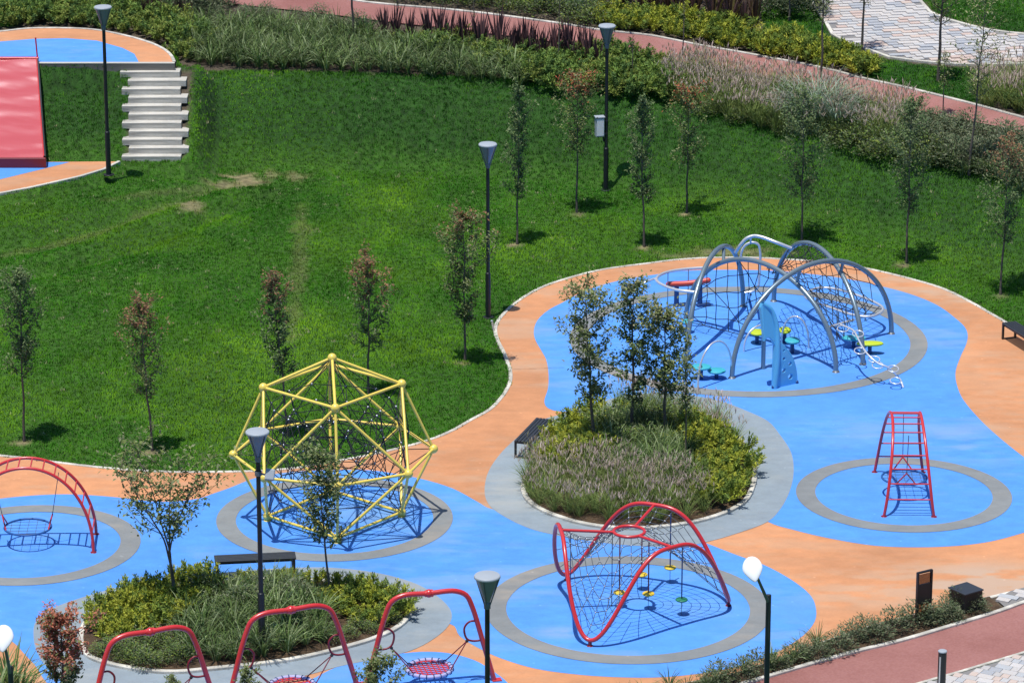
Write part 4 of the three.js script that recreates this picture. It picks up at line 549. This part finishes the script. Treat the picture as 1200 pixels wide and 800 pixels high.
// ---------------------------------------------------------------- trees
function tree({ name = 'young_tree', at, h, w, from = 0.33, label, seed, leaves = 1500, size = 0.075, cols, tips, tipFrom = 2, stems = 1, shape = 'column', lean = 0, group, dx = 0, trunkR = 0.03 }) {
  const R = rng(seed), t = thing(name, label, 'tree', at, group); origin.delete(t);
  const gs = [], ends = [], top = V(lean * h, h, (R() - 0.5) * 0.1 * h);
  const stemsAt = [];
  for (let s = 0; s < stems; s++) {
    const sp = stems > 1 ? (s / (stems - 1) - 0.5) : 0, end = V(top.x + sp * w * 0.8 + dx * 0.6, h * (1 - Math.abs(sp) * 0.25), top.z + (R() - 0.5) * w * 0.4 * (stems > 1 ? 1 : 0)), pts = [];
    const fork = stems > 1 ? h * (0.26 + 0.16 * R()) : 0;
    for (let k = 0; k <= 8; k++) { const f = k / 8, y = f * end.y, g = fork ? clamp((y - fork) / (end.y - fork)) ** 1.1 : f; pts.push(V((fork ? (end.x - top.x) * g + top.x * f : end.x * f) + (R() - 0.5) * 0.018 * h * (k ? 1 : 0) * 0.6, y, end.z * g + (R() - 0.5) * 0.012 * h * (k ? 1 : 0))); }
    stemsAt.push(new THREE.CatmullRomCurve3(pts)); 
    const cv = stemsAt[s], n = 22, rad = 7, tg = new THREE.TubeGeometry(cv, n, 1, rad), pa = tg.attributes.position;
    for (let i = 0; i <= n; i++) { const c = cv.getPointAt(i / n), r = trunkR * (1.15 - i / n) * (stems > 1 ? 0.8 : 1) * (i === 0 ? 1.3 : 1); for (let j = 0; j <= rad; j++) { const k = i * (rad + 1) + j; pa.setXYZ(k, c.x + (pa.getX(k) - c.x) * r, c.y + (pa.getY(k) - c.y) * r, c.z + (pa.getZ(k) - c.z) * r); } }
    gs.push(tg);
  }
  const prof = f => shape === 'column' ? 0.35 + 0.65 * Math.sin(clamp(f * 0.9 + 0.12) * Math.PI) ** 0.8 : shape === 'round' ? Math.sqrt(Math.max(0.05, 1 - (f * 2 - 1) ** 2)) : 0.45 + 0.55 * Math.sin(clamp(f * 0.85 + 0.1) * Math.PI);
  leaves = Math.round(leaves * 1.9); const nb = Math.round(17 + w * 9); const lm = new MB(), spots = [];
  for (let b = 0; b < nb; b++) {
    const f = (b + R() * 0.8) / nb, cv = stemsAt[b % stems], y = mix(from, 0.97, f), st = cv.getPointAt(clamp(y)), az = b * 2.4 + R(), len = w * 0.5 * prof(f) * (0.4 + R() * 0.95), rs = shape === 'column' ? 1.25 : 0.75;
    const e1 = st.clone().add(V(Math.cos(az) * len * 0.6, len * rs * 0.5, Math.sin(az) * len * 0.6)), e2 = st.clone().add(V(Math.cos(az + 0.2) * len, len * rs * (0.9 + R() * 0.4), Math.sin(az + 0.2) * len)); e2.y = Math.min(e2.y, h * 1.02);
    gs.push(bar(st, e1, trunkR * 0.3, trunkR * 0.2, 5), bar(e1, e2, trunkR * 0.2, trunkR * 0.09, 4)); spots.push([st.clone().lerp(e1, 0.6), 0.6], [e1, 1], [e1.clone().lerp(e2, 0.5), 1], [e2, 1.1]);
  }
  spots.push([stemsAt[0].getPointAt(0.97), 1]);
  const cl = 0.1 * Math.sqrt(w / 0.9) * (h / 4) ** 0.3;
  for (let i = 0; i < leaves; i++) {
    const [c, k] = spots[R() * spots.length | 0], g = () => (R() + R() + R() - 1.5) * 1.15, p = V(c.x + g() * cl * k, c.y + g() * cl * 1.15 * k, c.z + g() * cl * k);
    if (p.y < h * from * 0.72) continue;
    const d = V(R() - 0.5, R() * 0.9 - 0.45, R() - 0.5).normalize(), l = size * (0.7 + R() * 0.6), y = p.y / h, red = tips && y + (R() - 0.5) * 0.3 > tipFrom && R() < 0.75, cc = (red ? tips : cols)[R() * (red ? tips : cols).length | 0], kk = 0.92 + R() * 0.66;
    lm.leaf(p, d, V(R() - 0.5, 1, R() - 0.5).normalize(), l, l * 0.5, lin(cc[0] * kk, cc[1] * kk, cc[2] * kk));
  }
  obj('trunk', gs, M.bark, t); obj('crown', lm.geo(), M.leaf, t);
  return t;
}
const GREEN = [[0.105, 0.16, 0.052], [0.07, 0.115, 0.038], [0.14, 0.19, 0.065], [0.18, 0.22, 0.1]], OLIVE = [[0.145, 0.185, 0.05], [0.1, 0.14, 0.04], [0.19, 0.22, 0.07], [0.23, 0.25, 0.12]], RUST = [[0.26, 0.13, 0.065], [0.21, 0.115, 0.065], [0.3, 0.16, 0.08]], ORANGE = [[0.4, 0.12, 0.05], [0.3, 0.1, 0.06]], PALE = [[0.3, 0.31, 0.14], [0.22, 0.25, 0.09], [0.37, 0.34, 0.18]];
const size = (at, topY) => { const d = camera.position.distanceTo(at), py0 = 400 - (at.clone().project(camera).y) * 400; return (py0 - topY) / (FOCAL / d * 0.953); };
camera.updateMatrixWorld();
const lawnTrees = [ // base x, y, top y, crown width px, crown start, colours, tips, tip start, label
  [28, 517, 318, 46, 0.36, GREEN, null, 2, 'dark slender tree on the lawn corner, behind the ladder-arch swing'],
  [178, 528, 350, 48, 0.34, OLIVE, RUST, 0.78, 'rust-topped slender tree on the lawn behind the multi-stemmed tree'],
  [338, 512, 322, 44, 0.36, GREEN, RUST, 0.84, 'rust-tipped slender tree directly behind the yellow climber'],
  [432, 462, 297, 46, 0.3, GREEN, RUST, 0.74, 'reddish slender tree behind the right side of the yellow climber'],
  [545, 423, 248, 58, 0.26, OLIVE, RUST, 0.95, 'bushy young tree on the lawn beside the lamp at the bend'],
  [606, 286, 108, 36, 0.27, GREEN, null, 2, 'narrow upright tree on the lawn, right of the lamp post'],
  [676, 249, 92, 50, 0.42, OLIVE, ORANGE, 0.93, 'orange-tipped tree beside the lamp post with the cabinet'],
  [755, 289, 117, 36, 0.27, GREEN, null, 2, 'narrow dark tree on the lawn below the pink grasses'],
  [805, 249, 102, 48, 0.34, OLIVE, ORANGE, 0.94, 'sparse orange-tipped tree at the foot of the bank'],
  [940, 282, 108, 64, 0.26, GREEN, null, 2, 'broad young tree behind the slate arches'],
  [1063, 308, 117, 52, 0.3, GREEN, null, 2, 'dark young tree at the foot of the bank, behind the hammock'],
  [1173, 345, 170, 56, 0.34, GREEN, RUST, 0.88, 'young tree on the bank behind the bench by the lawn']];
lawnTrees.forEach(([x, y, ty, cw, from, cols, tips, tf, label], i) => { const at = G(x, y), h = size(at, ty), w = cw / (FOCAL / camera.position.distanceTo(at)); tree({ at, h, w, from, cols, tips, tipFrom: tf, label, seed: 40 + i, leaves: [1700, 1200, 1500, 1300, 2300, 1500, 1500, 1700, 1150, 2100, 1700, 1700][i], size: 0.085, lean: [0.02, -0.05, -0.08, 0.01, -0.01, 0.015, 0, -0.03, 0, -0.01, 0, 0.02][i], shape: [0, 0, 0, 1, 2, 0, 1, 0, 1, 1, 2, 1][i] === 0 ? 'column' : [0, 0, 0, 1, 2, 0, 1, 0, 1, 1, 2, 1][i] === 1 ? 'open' : 'round', group: 'young trees on the lawn' });  });
tree({ at: P(697, 527, 0.2), h: 4.15, w: 1.35, from: 0.3, cols: OLIVE, tips: PALE, tipFrom: 0.95, label: 'airy tree in the planted island, nearest the black bench', seed: 71, leaves: 1800, size: 0.1, lean: -0.07, shape: 'open', group: 'trees in the planted island', trunkR: 0.04 });
tree({ at: P(741, 512, 0.22), h: 3.95, w: 1.15, from: 0.22, cols: GREEN, tips: PALE, tipFrom: 0.9, label: 'slim tree in the planted island, middle of the three', seed: 72, leaves: 1650, size: 0.1, shape: 'open', group: 'trees in the planted island', trunkR: 0.04 });
tree({ at: P(779, 515, 0.22), h: 3.35, w: 1.25, from: 0.32, cols: OLIVE, tips: PALE, tipFrom: 0.9, label: 'leafy tree in the planted island, nearest the slate arches', seed: 73, leaves: 1750, size: 0.1, shape: 'open', lean: -0.01, group: 'trees in the planted island', trunkR: 0.04 });
tree({ name: 'young_tree', at: P(803, 545, 0.2), h: 2.7, w: 0.55, from: 0.45, cols: OLIVE, label: 'thin-trunked small tree at the right of the island trees', seed: 74, leaves: 420, size: 0.09, shape: 'open', group: 'trees in the planted island', trunkR: 0.022 });
tree({ name: 'multi_stemmed_tree', at: P(207, 712, 0.12), h: 3.5, w: 2.2, from: 0.46, cols: OLIVE, label: 'multi-stemmed airy tree spreading over the oval bed', seed: 75, leaves: 1300, size: 0.105, stems: 4, shape: 'open', lean: -0.1, trunkR: 0.034 });
tree({ at: P(386, 704, 0.12), h: 3.35, w: 1.1, from: 0.34, cols: OLIVE, label: 'slim tree in the oval bed, in front of the yellow climber', seed: 76, leaves: 1500, size: 0.09, lean: -0.06, trunkR: 0.026 });
tree({ name: 'red_shrub', at: P(75, 838, 0), h: 2.15, w: 1.2, from: 0.2, cols: [...OLIVE, ...GREEN], tips: [[0.42, 0.15, 0.08], [0.34, 0.13, 0.09], [0.5, 0.2, 0.12]], tipFrom: 0.52, label: 'rusty red leafed shrub in front of the oval bed', seed: 77, leaves: 2600, size: 0.085, shape: 'round', trunkR: 0.035 });
tree({ name: 'leafy_shrub', at: P(441, 868, 0), h: 1.72, w: 0.85, from: 0.25, cols: OLIVE, label: 'olive leafy shrub at the shared foot of the red arches', seed: 78, leaves: 1500, size: 0.075, shape: 'round', trunkR: 0.025 });
tree({ name: 'leafy_shrub', at: P(290, 868, 0), h: 1.5, w: 0.5, from: 0.3, cols: OLIVE, label: 'olive leafy shrub showing below the middle red arch', seed: 79, leaves: 700, size: 0.07, shape: 'round', trunkR: 0.025 });
tree({ name: 'leafy_shrub', at: P(205, 872, 0), h: 1.45, w: 0.4, from: 0.3, cols: OLIVE, label: 'olive leafy shrub showing inside the front red arch', seed: 80, leaves: 500, size: 0.07, shape: 'round', trunkR: 0.02 });
// thin trees along the upper path and plaza
const thin = [[413, 45, 4.6, 0.8, 'thin bare-trunked tree in the strap-leaved planting'], [655, 78, 2.9, 0.35, 'thin sapling in front of the dark flax row'], [741, 92, 1.5, 0.2, 'short stake-like sapling in the low shrubs of the bank'], [800, 72, 3.2, 0.4, 'thin sapling beside the pink grasses'], [962, 102, 4.6, 0.8, 'thin trunked tree beside the blue-green grass clump'], [1010, 60, 3.6, 0.9, 'thin tree at the near edge of the plaza'], [1100, 95, 4.2, 1.3, 'leafy tree on the grass beyond the upper path'], [1105, 137, 2.0, 0.5, 'short sapling against the upper path'], [1136, 206, 5.4, 1.3, 'tall leaning pale-leaved tree on the bank'], [465, 40, 1.9, 0.3, 'short sapling behind the dark flax row'], [555, 45, 1.6, 0.25, 'sapling stake in the dark flax row'], [1010, 3, 3, 0.8, 'thin tree out on the plaza edge'], [925, 25, 2.6, 0.7, 'thin tree by the dark round shrub']];
thin.forEach(([x, y, h, w, label], i) => tree({ name: 'thin_tree', at: G(x, y), h, w, from: 0.42, cols: i === 8 || i === 6 ? [...PALE, ...OLIVE] : OLIVE, label, seed: 120 + i, leaves: [260, 60, 0, 60, 200, 260, 700, 130, 520, 20, 10, 200, 300][i], size: 0.085, shape: 'open', lean: i === 8 ? 0.06 : 0.01, group: 'thin trees along the upper path', trunkR: [0.036, 0.022, 0.022, 0.022, 0.036, 0.04, 0.05, 0.02, 0.034, 0.025, 0.03, 0.03, 0.03][i] }));
for (const [x, y, h, w, l, s] of [[1130, -6, 3, 1.6, 'bushy tree on the far lawn beside the plaza', 151], [1172, -10, 3, 1.4, 'dark tree at the far edge of the lawn', 152]]) tree({ name: 'far_tree', at: G(x, y), h, w, from: 0.3, cols: GREEN, label: l, seed: s, leaves: 900, size: 0.09, shape: 'open', group: 'trees beyond the plaza' });
// mulch rings at the lawn trees
// ---------------------------------------------------------------- shrubs and grasses
function plantProto(name, label, cat, build, seed) { const m = new MB(); build(m, rng(seed)); const t = thing(name, label, cat); scene.remove(t); obj('foliage', m.geo(), M.plant, t); return t; }
const jit = (c, R, a = 0.5) => { const k = (1 - a / 2 + R() * a) * 1.25; return lin(c[0] * k, c[1] * k, c[2] * k); };
const build = {
  juniper: cols => (m, R) => { for (let k = 0; k < 24; k++) { const az = k * 2.4 + R(), f = (k + 0.5) / 24, tilt = 0.1 + 1.2 * Math.sqrt(f) + (R() - 0.5) * 0.25, len = 0.34 + 0.2 * R(), col = cols[R() * cols.length | 0], o = V(Math.cos(az), 0, Math.sin(az)); let q = V(o.x * 0.06, 0.02, o.z * 0.06), ang = tilt; for (let s = 0; s < 10; s++) { const dir = V(o.x * Math.sin(ang), Math.cos(ang), o.z * Math.sin(ang)); q = q.clone().addScaledVector(dir, len / 10); ang -= 0.06; if (s < 3) continue; for (let j = 0; j < 9; j++) { const d = V(R() - 0.5, R() - 0.3, R() - 0.5).normalize().addScaledVector(dir, 0.45).normalize(), l = 0.055 + R() * 0.055; m.leaf(q.clone().add(V((R() - 0.5) * 0.07, (R() - 0.5) * 0.06, (R() - 0.5) * 0.07)), d, V(R() - 0.5, 1, R() - 0.5).normalize(), l, 0.03, jit(col, R, 0.6)); } } } },
  strap: cols => (m, R) => { for (let k = 0; k < 60; k++) { const az = R() * 6.28, r = R() * 0.09; m.blade(V(Math.cos(az) * r, 0, Math.sin(az) * r), az + (R() - 0.5) * 0.8, 0.42 + R() * 0.38, 0.014 + R() * 0.012, 0.08 + R() * 0.5, 0.5 + R() * 1.4, jit(cols[R() * cols.length | 0], R, 0.8), 4); } },
  plume: cols => (m, R) => { for (let k = 0; k < 64; k++) { const az = R() * 6.28, r = R() * 0.1; m.blade(V(Math.cos(az) * r, 0, Math.sin(az) * r), az, 0.4 + R() * 0.3, 0.012, 0.1 + R() * 0.6, 0.5 + R() * 1.1, jit(cols[R() * 2 | 0], R), 3); } for (let k = 0; k < 15; k++) { const az = R() * 6.28, l = 0.5 + R() * 0.2, ln = 0.05 + R() * 0.55, e = V(Math.cos(az) * Math.sin(ln) * l, Math.cos(ln) * l, Math.sin(az) * Math.sin(ln) * l), col = jit(cols[2 + (R() * (cols.length - 2) | 0)], R, 0.4); m.blade(V(0, 0.1, 0), az, l * 0.98, 0.006, ln, 0.02, jit(cols[1], R), 1); for (let j = 0; j < 3; j++) m.blade(e, az + j * 2.1, 0.11 + R() * 0.05, 0.018, ln + 0.1, 0.5, col, 2); } },
  flax: cols => (m, R) => { for (let k = 0; k < 22; k++) { const az = R() * 6.28, r = R() * 0.09; m.blade(V(Math.cos(az) * r, 0, Math.sin(az) * r), az, 0.6 + R() * 0.5, 0.05 + R() * 0.02, 0.03 + R() * 0.38, R() * 0.35, jit(cols[R() * cols.length | 0], R, 0.7), 3); } },
  bush: cols => (m, R) => { for (let k = 0; k < 620; k++) { const az = R() * 6.28, el = Math.asin(R()) * 1.0, r = 0.14 + 0.32 * R() ** 0.6, lump = 0.75 + 0.5 * vnoise(az * 2 + 3, el * 4, 5), c = V(Math.cos(az) * Math.cos(el) * r * lump, 0.05 + Math.sin(el) * r * 1.05 * lump, Math.sin(az) * Math.cos(el) * r * lump); m.leaf(c, V(Math.cos(az) + R() - 0.5, R() * 1.2 - 0.1, Math.sin(az) + R() - 0.5).normalize(), V(R() - 0.5, 1, R() - 0.5).normalize(), 0.06 + R() * 0.05, 0.032, jit(cols[R() * cols.length | 0], R, 0.7)); } },
  pampas: cols => (m, R) => { for (let k = 0; k < 170; k++) { const az = R() * 6.28, r = R() * 0.2; m.blade(V(Math.cos(az) * r, 0, Math.sin(az) * r), az, 0.85 + R() * 0.55, 0.018, 0.05 + R() * 0.5, 0.7 + R() * 1.2, jit(cols[R() * cols.length | 0], R), 5); } }
};
const YG = [[0.3, 0.33, 0.035], [0.21, 0.26, 0.035], [0.13, 0.19, 0.035], [0.36, 0.37, 0.05]], MG = [[0.145, 0.225, 0.045], [0.195, 0.26, 0.05], [0.1, 0.17, 0.045], [0.24, 0.28, 0.06]], SG = [[0.085, 0.135, 0.035], [0.12, 0.175, 0.05], [0.045, 0.085, 0.025], [0.24, 0.29, 0.14]], DG = [[0.095, 0.13, 0.06], [0.14, 0.165, 0.08], [0.07, 0.1, 0.05], [0.2, 0.21, 0.13]], PINK = [[0.2, 0.25, 0.07], [0.14, 0.2, 0.055], [0.4, 0.31, 0.265], [0.34, 0.275, 0.22], [0.46, 0.37, 0.31], [0.3, 0.28, 0.15]], BUR = [[0.083, 0.042, 0.045], [0.12, 0.06, 0.06], [0.053, 0.033, 0.038]], BLUEG = [[0.24, 0.31, 0.22], [0.31, 0.38, 0.28], [0.18, 0.25, 0.16]];
const protos = {
  juniperY: [1, 2, 3].map(s => plantProto('juniper_shrub', '', 'shrub', build.juniper(YG), s)), juniperG: [4, 5, 6].map(s => plantProto('juniper_shrub', '', 'shrub', build.juniper(MG), s)),
  strap: [7, 8, 9].map(s => plantProto('strap_leaved_plant', '', 'plant', build.strap(SG), s)), plume: [10, 11, 12].map(s => plantProto('fountain_grass', '', 'grass', build.plume(PINK), s)),
  flax: [13, 14, 15].map(s => plantProto('dark_flax', '', 'plant', build.flax(BUR), s)), bush: [16, 17, 18].map(s => plantProto('dark_shrub', '', 'shrub', build.bush(DG), s)), bushG: [19, 20].map(s => plantProto('green_shrub', '', 'shrub', build.bush([...MG, ...DG]), s)), pampas: [21, 22].map(s => plantProto('blue_green_grass', '', 'plant', build.pampas(BLUEG), s)), bushR: [23].map(s => plantProto('reddish_shrub', '', 'shrub', build.bush([[0.2, 0.1, 0.06], [0.12, 0.1, 0.05], [0.26, 0.13, 0.09]]), s)), bronze: [24, 25].map(s => plantProto('bronze_flax', '', 'plant', build.flax([...BUR, [0.16, 0.13, 0.04], [0.1, 0.06, 0.04]]), s)) };
for (const k in names) if (!scene.getObjectByName(k)) delete names[k];
function scatter(kind, px, gap, sc, label, group, seed, opt = {}) {
  const hf = opt.h ?? H, poly = px.map(([x, y]) => opt.flat !== undefined ? P(x, y, opt.flat) : G(x, y)), R = rng(seed), xs = poly.map(p => p.x), zs = poly.map(p => p.z), pts = [], x0 = Math.min(...xs), x1 = Math.max(...xs), z0 = Math.min(...zs), z1 = Math.max(...zs);
  const want = (x1 - x0) * (z1 - z0) / (gap * gap) * 12; for (let k = 0; k < want; k++) { const x = mix(x0, x1, R()), z = mix(z0, z1, R()); if (inside(poly, x, z) && !pts.some(q => (q[0] - x) ** 2 + (q[1] - z) ** 2 < gap * gap)) pts.push([x, z]); }
  const mulS = () => sc * (0.78 + R() * 0.44);
  if (opt.stuff) {
    const L = protos[kind]; L.forEach((pr, v) => { const mine = pts.filter((_, i) => i % L.length === v), im = new THREE.InstancedMesh(pr.children[0].geometry, M.plant, mine.length), m4 = new THREE.Matrix4(), q = new THREE.Quaternion(), cc = new THREE.Color(); im.name = numbered(opt.name); tag(im, label, opt.cat ?? 'plants', null, 'stuff'); mine.forEach(([x, z], i) => { const s = mulS(), k = 0.75 + R() * 0.5; q.setFromAxisAngle(UP, R() * 6.28); im.setMatrixAt(i, m4.compose(V(x, hf(x, z) - 0.02, z), q, V(s * (opt.wide ?? 1), s, s * (opt.wide ?? 1)))); im.setColorAt(i, cc.setRGB(k, k, k)); }); scene.add(im); });
    return;
  }
  pts.forEach(([x, z]) => { const s = mulS(), L = protos[kind]; copy(L[R() * L.length | 0], V(x, hf(x, z) - 0.02, z), R() * 6.28, [s * (opt.wide ?? 1), s * (0.85 + R() * 0.3), s * (opt.wide ?? 1)], label, group); });
}
const im = mound(island, 0.18), bm = mound(bed, 0.12);
// large island
scatter('plume', [[618, 566], [617, 582], [640, 599], [680, 611], [745, 617], [790, 615], [828, 606], [830, 590], [800, 575], [760, 570], [700, 560], [650, 548], [632, 540]], 0.3, 1.0, 'pinkish fountain grass along the near edge of the large island', null, 31, { flat: 0, h: im, stuff: true, name: 'fountain_grass_bed', cat: 'grass' });
scatter('plume', [[720, 482], [780, 481], [825, 492], [850, 508], [864, 525], [856, 530], [830, 512], [790, 498], [740, 494]], 0.3, 1.15, 'pinkish fountain grass along the far edge of the large island', null, 32, { flat: 0, h: im, stuff: true, name: 'fountain_grass_bed', cat: 'grass' });
scatter('juniperY', [[632, 538], [650, 518], [680, 498], [705, 492], [712, 520], [700, 548], [670, 556], [640, 550]], 0.42, 1.0, 'yellow-green juniper beside the bench on the large island', 'junipers by the bench', 33, { flat: 0, h: im, wide: 1.1 });
scatter('juniperY', [[800, 507], [836, 515], [858, 535], [868, 555], [866, 574], [845, 593], [832, 593], [828, 575], [812, 545], [790, 525]], 0.42, 1.02, 'yellow-green juniper on the large island, on the slate-arches side', 'junipers on the right of the island', 34, { flat: 0, h: im, wide: 1.1 });
scatter('strap', [[700, 520], [715, 500], [780, 502], [800, 530], [818, 560], [810, 580], [760, 578], [710, 566], [680, 556]], 0.3, 1.0, 'dark strap-leaved plants in the middle of the large island', null, 35, { flat: 0, h: im, stuff: true, name: 'strap_leaved_bed' });
scatter('bushG', [[690, 500], [760, 496], [800, 515], [805, 540], [740, 545], [700, 530]], 0.6, 0.9, 'green shrub among the strap leaves under the island trees', 'shrubs under the island trees', 36, { flat: 0, h: im });
// oval bed
scatter('juniperY', [[118, 716], [150, 704], [190, 696], [232, 690], [240, 712], [200, 740], [150, 755], [112, 750]], 0.42, 0.95, 'yellow-green juniper in the left half of the oval bed', 'junipers at the left of the oval bed', 37, { flat: 0, h: bm, wide: 1.1 });
scatter('juniperY', [[395, 700], [440, 698], [468, 708], [470, 722], [440, 738], [405, 738], [390, 720]], 0.4, 0.9, 'yellow-green juniper in the right end of the oval bed', 'junipers at the right of the oval bed', 38, { flat: 0, h: bm, wide: 1.1 });
scatter('juniperY', [[235, 689], [300, 684], [370, 685], [420, 691], [420, 699], [360, 694], [300, 694], [240, 700]], 0.42, 0.7, 'upright yellow-green juniper along the bench side of the oval bed', 'junipers along the back of the oval bed', 39, { flat: 0, h: bm });
scatter('strap', [[245, 705], [300, 698], [370, 702], [390, 735], [380, 758], [320, 772], [240, 780], [215, 770], [210, 740], [230, 715]], 0.3, 1.0, 'dark strap-leaved plants filling the middle of the oval bed', null, 40, { flat: 0, h: bm, stuff: true, name: 'strap_leaved_bed' });
scatter('bush', [[205, 715], [250, 705], [290, 702], [350, 705], [370, 718], [300, 725], [240, 735]], 0.55, 0.95, 'dark purplish shrub under the trees of the oval bed', 'dark shrubs in the oval bed', 41, { flat: 0, h: bm });
scatter('bushG', [[112, 770], [130, 758], [200, 760], [215, 780], [170, 784], [135, 778]], 0.27, 0.62, 'low green shrub along the near-left edge of the oval bed', 'low shrubs edging the oval bed', 42, { flat: 0, h: bm });
scatter('bushG', [[385, 756], [440, 742], [466, 730], [474, 718], [462, 712], [430, 738], [385, 748]], 0.27, 0.55, 'low green shrub along the near-right edge of the oval bed', 'low shrubs edging the oval bed on the right', 43, { flat: 0, h: bm });
// strip beside the lower path
scatter('bush', [[820, 806], [900, 782], [1000, 745], [1080, 724], [1120, 716], [1128, 727], [1060, 744], [1000, 760], [900, 790], [830, 812]], 0.42, 0.86, 'dark grey-green shrub in the row along the lower red path', 'shrubs along the lower path', 44, { flat: 0, h: () => 0.03 });
scatter('bush', [[1095, 722], [1150, 705], [1160, 712], [1120, 730], [1092, 736]], 0.36, 0.8, 'dark grey-green shrub in the row beside the black utility box', 'shrubs beside the utility box', 144, { flat: 0, h: () => 0.03 });
scatter('strap', [[720, 826], [780, 810], [850, 796], [960, 758], [965, 766], [880, 794], [800, 820]], 0.36, 0.72, 'strap-leaved tufts between the shrubs of the lower strip', null, 45, { flat: 0, h: () => 0.03, stuff: true, name: 'strap_leaved_strip' });
for (const [x, y, s] of [[12, 826, 1.5], [-6, 832, 1.5], [24, 838, 1.25]]) copy(protos.strap[x & 1], P(x, y, 0), x, s * 1.35, 'tall strap-leaved plant behind the white-headed lamp', 'strap-leaved plants by the lamp');
// bank between the lawn and the upper path
scatter('strap', [[222, 74], [300, 80], [400, 83], [480, 88], [560, 95], [620, 103], [625, 88], [560, 66], [500, 58], [430, 42], [380, 37], [300, 29], [212, 32]], 0.34, 1.15, 'grey-green strap-leaved planting along the top of the bank', null, 46, { stuff: true, name: 'strap_leaved_bank' });
scatter('bush', [[205, 20], [300, 15], [400, 25], [440, 31], [440, 40], [380, 38], [300, 30], [205, 33]], 0.6, 0.8, 'dark shrub between the strap leaves and the upper path', 'dark shrubs below the upper path', 47);
scatter('juniperG', [[470, 50], [560, 58], [640, 68], [700, 70], [780, 80], [795, 120], [720, 112], [640, 103], [615, 88], [560, 68], [500, 62]], 0.46, 1.15, 'spreading green juniper on the upper bank', 'junipers on the upper bank', 48, { wide: 1.2 });
scatter('flax', [[445, 40], [520, 48], [600, 57], [680, 68], [705, 73], [705, 84], [640, 74], [560, 62], [500, 54], [450, 48]], 0.33, 1.1, 'dark burgundy flax in the row below the upper path', 'dark flax below the upper path', 49);
scatter('plume', [[785, 84], [850, 94], [920, 106], [1000, 124], [1060, 138], [1050, 170], [990, 165], [930, 158], [880, 146], [820, 132], [785, 120]], 0.3, 1.35, 'pinkish fountain grass along the upper path', null, 50, { stuff: true, name: 'fountain_grass_bank', cat: 'grass' });
scatter('bushG', [[820, 134], [870, 148], [930, 162], [980, 174], [985, 164], [930, 150], [870, 138], [825, 126]], 0.5, 0.75, 'green shrub on the bank edge below the pinkish grasses', 'shrubs edging the bank top', 51);
for (const [x, y, s] of [[938, 147, 1.35], [958, 146, 1.6], [982, 153, 1.4]]) copy(protos.pampas[x & 1], G(x, y), x, s, 'large blue-green grass clump on the bank', 'blue-green grass clumps');
scatter('bushG', [[990, 160], [1060, 168], [1110, 182], [1110, 200], [1050, 190], [1000, 178]], 0.48, 1.2, 'green shrub on the bank beyond the blue-green clump', 'green shrubs on the right bank', 52);
scatter('bush', [[1070, 141], [1140, 154], [1210, 168], [1250, 200], [1250, 225], [1180, 210], [1110, 192], [1070, 178]], 0.5, 1.25, 'dark shrub in the hedge along the right of the bank', 'dark hedge on the right bank', 53);
scatter('strap', [[1090, 190], [1150, 198], [1220, 218], [1220, 230], [1150, 212], [1090, 200]], 0.4, 1.0, 'strap-leaved plants below the dark hedge', null, 54, { stuff: true, name: 'strap_leaved_hedge' });
for (const [x, y, s] of [[1176, 198, 1.1], [1192, 204, 1.0]]) copy(protos.bushR[0], G(x, y), x, s, 'reddish shrub in front of the dark hedge', 'reddish shrubs in the hedge');
// behind the upper pad
scatter('juniperG', [[-40, 30], [0, 34], [60, 30], [120, 32], [170, 44], [205, 58], [212, 72], [235, 70], [230, 45], [180, 22], [100, 12], [20, 14]], 0.55, 1.25, 'spreading green juniper behind the upper pad', 'junipers behind the upper pad', 55, { wide: 1.15 });
scatter('bush', [[20, 8], [100, 8], [200, 18], [260, 20], [260, 4], [150, -12], [20, -12]], 0.6, 1.4, 'dark shrub in the belt behind the upper junipers', 'dark shrubs behind the upper pad', 56);
scatter('bronze', [[150, 16], [230, 22], [235, 30], [180, 26]], 0.45, 0.9, 'bronze flax between junipers and dark shrubs at the top left', 'bronze flax at the top left', 57);
// beyond the upper path
scatter('bushG', [[430, -4], [500, 2], [580, 12], [650, 22], [700, 32], [705, 18], [640, -6], [540, -24], [440, -28]], 0.6, 1.35, 'green shrub on the far side of the upper path', 'green shrubs beyond the upper path', 58);
scatter('pampas', [[600, 10], [690, 20], [700, 0], [620, -14]], 0.75, 0.85, 'grey-green grass clump beyond the upper path', 'grey-green clumps beyond the path', 59);
scatter('juniperY', [[712, 34], [770, 40], [830, 52], [890, 62], [950, 74], [1010, 88], [1020, 80], [985, 66], [950, 58], [890, 44], [820, 30], [740, 18], [715, 20]], 0.5, 1.15, 'yellow-green juniper along the far edge of the upper path', 'junipers beyond the upper path', 60, { wide: 1.15 });
scatter('bronze', [[715, 14], [780, 20], [840, 30], [885, 40], [890, 22], [830, 4], [760, -8], [715, -8]], 0.45, 1.3, 'bronze flax above the yellow-green junipers', 'bronze flax beyond the upper path', 61);
scatter('bush', [[895, 16], [945, 18], [950, -8], [895, -12]], 0.7, 1.7, 'large dark shrub on the grass near the plaza', 'dark shrubs near the plaza', 62);
scatter('plume', [[1150, 100], [1200, 96], [1270, 96], [1270, 158], [1200, 136], [1150, 122]], 0.34, 1.35, 'pinkish grass bed between the plaza and the upper path', null, 63, { stuff: true, name: 'fountain_grass_plaza', cat: 'grass' });
scatter('juniperG', [[1180, 108], [1240, 108], [1240, 140], [1195, 132]], 0.7, 1.0, 'green juniper among the pinkish grasses by the plaza', 'junipers among the far grasses', 64);
for (const o of scene.children) o.traverse(m => { if (m.isMesh && m !== sky) { m.castShadow = true; m.receiveShadow = true; } });
renderer.render(scene, camera);
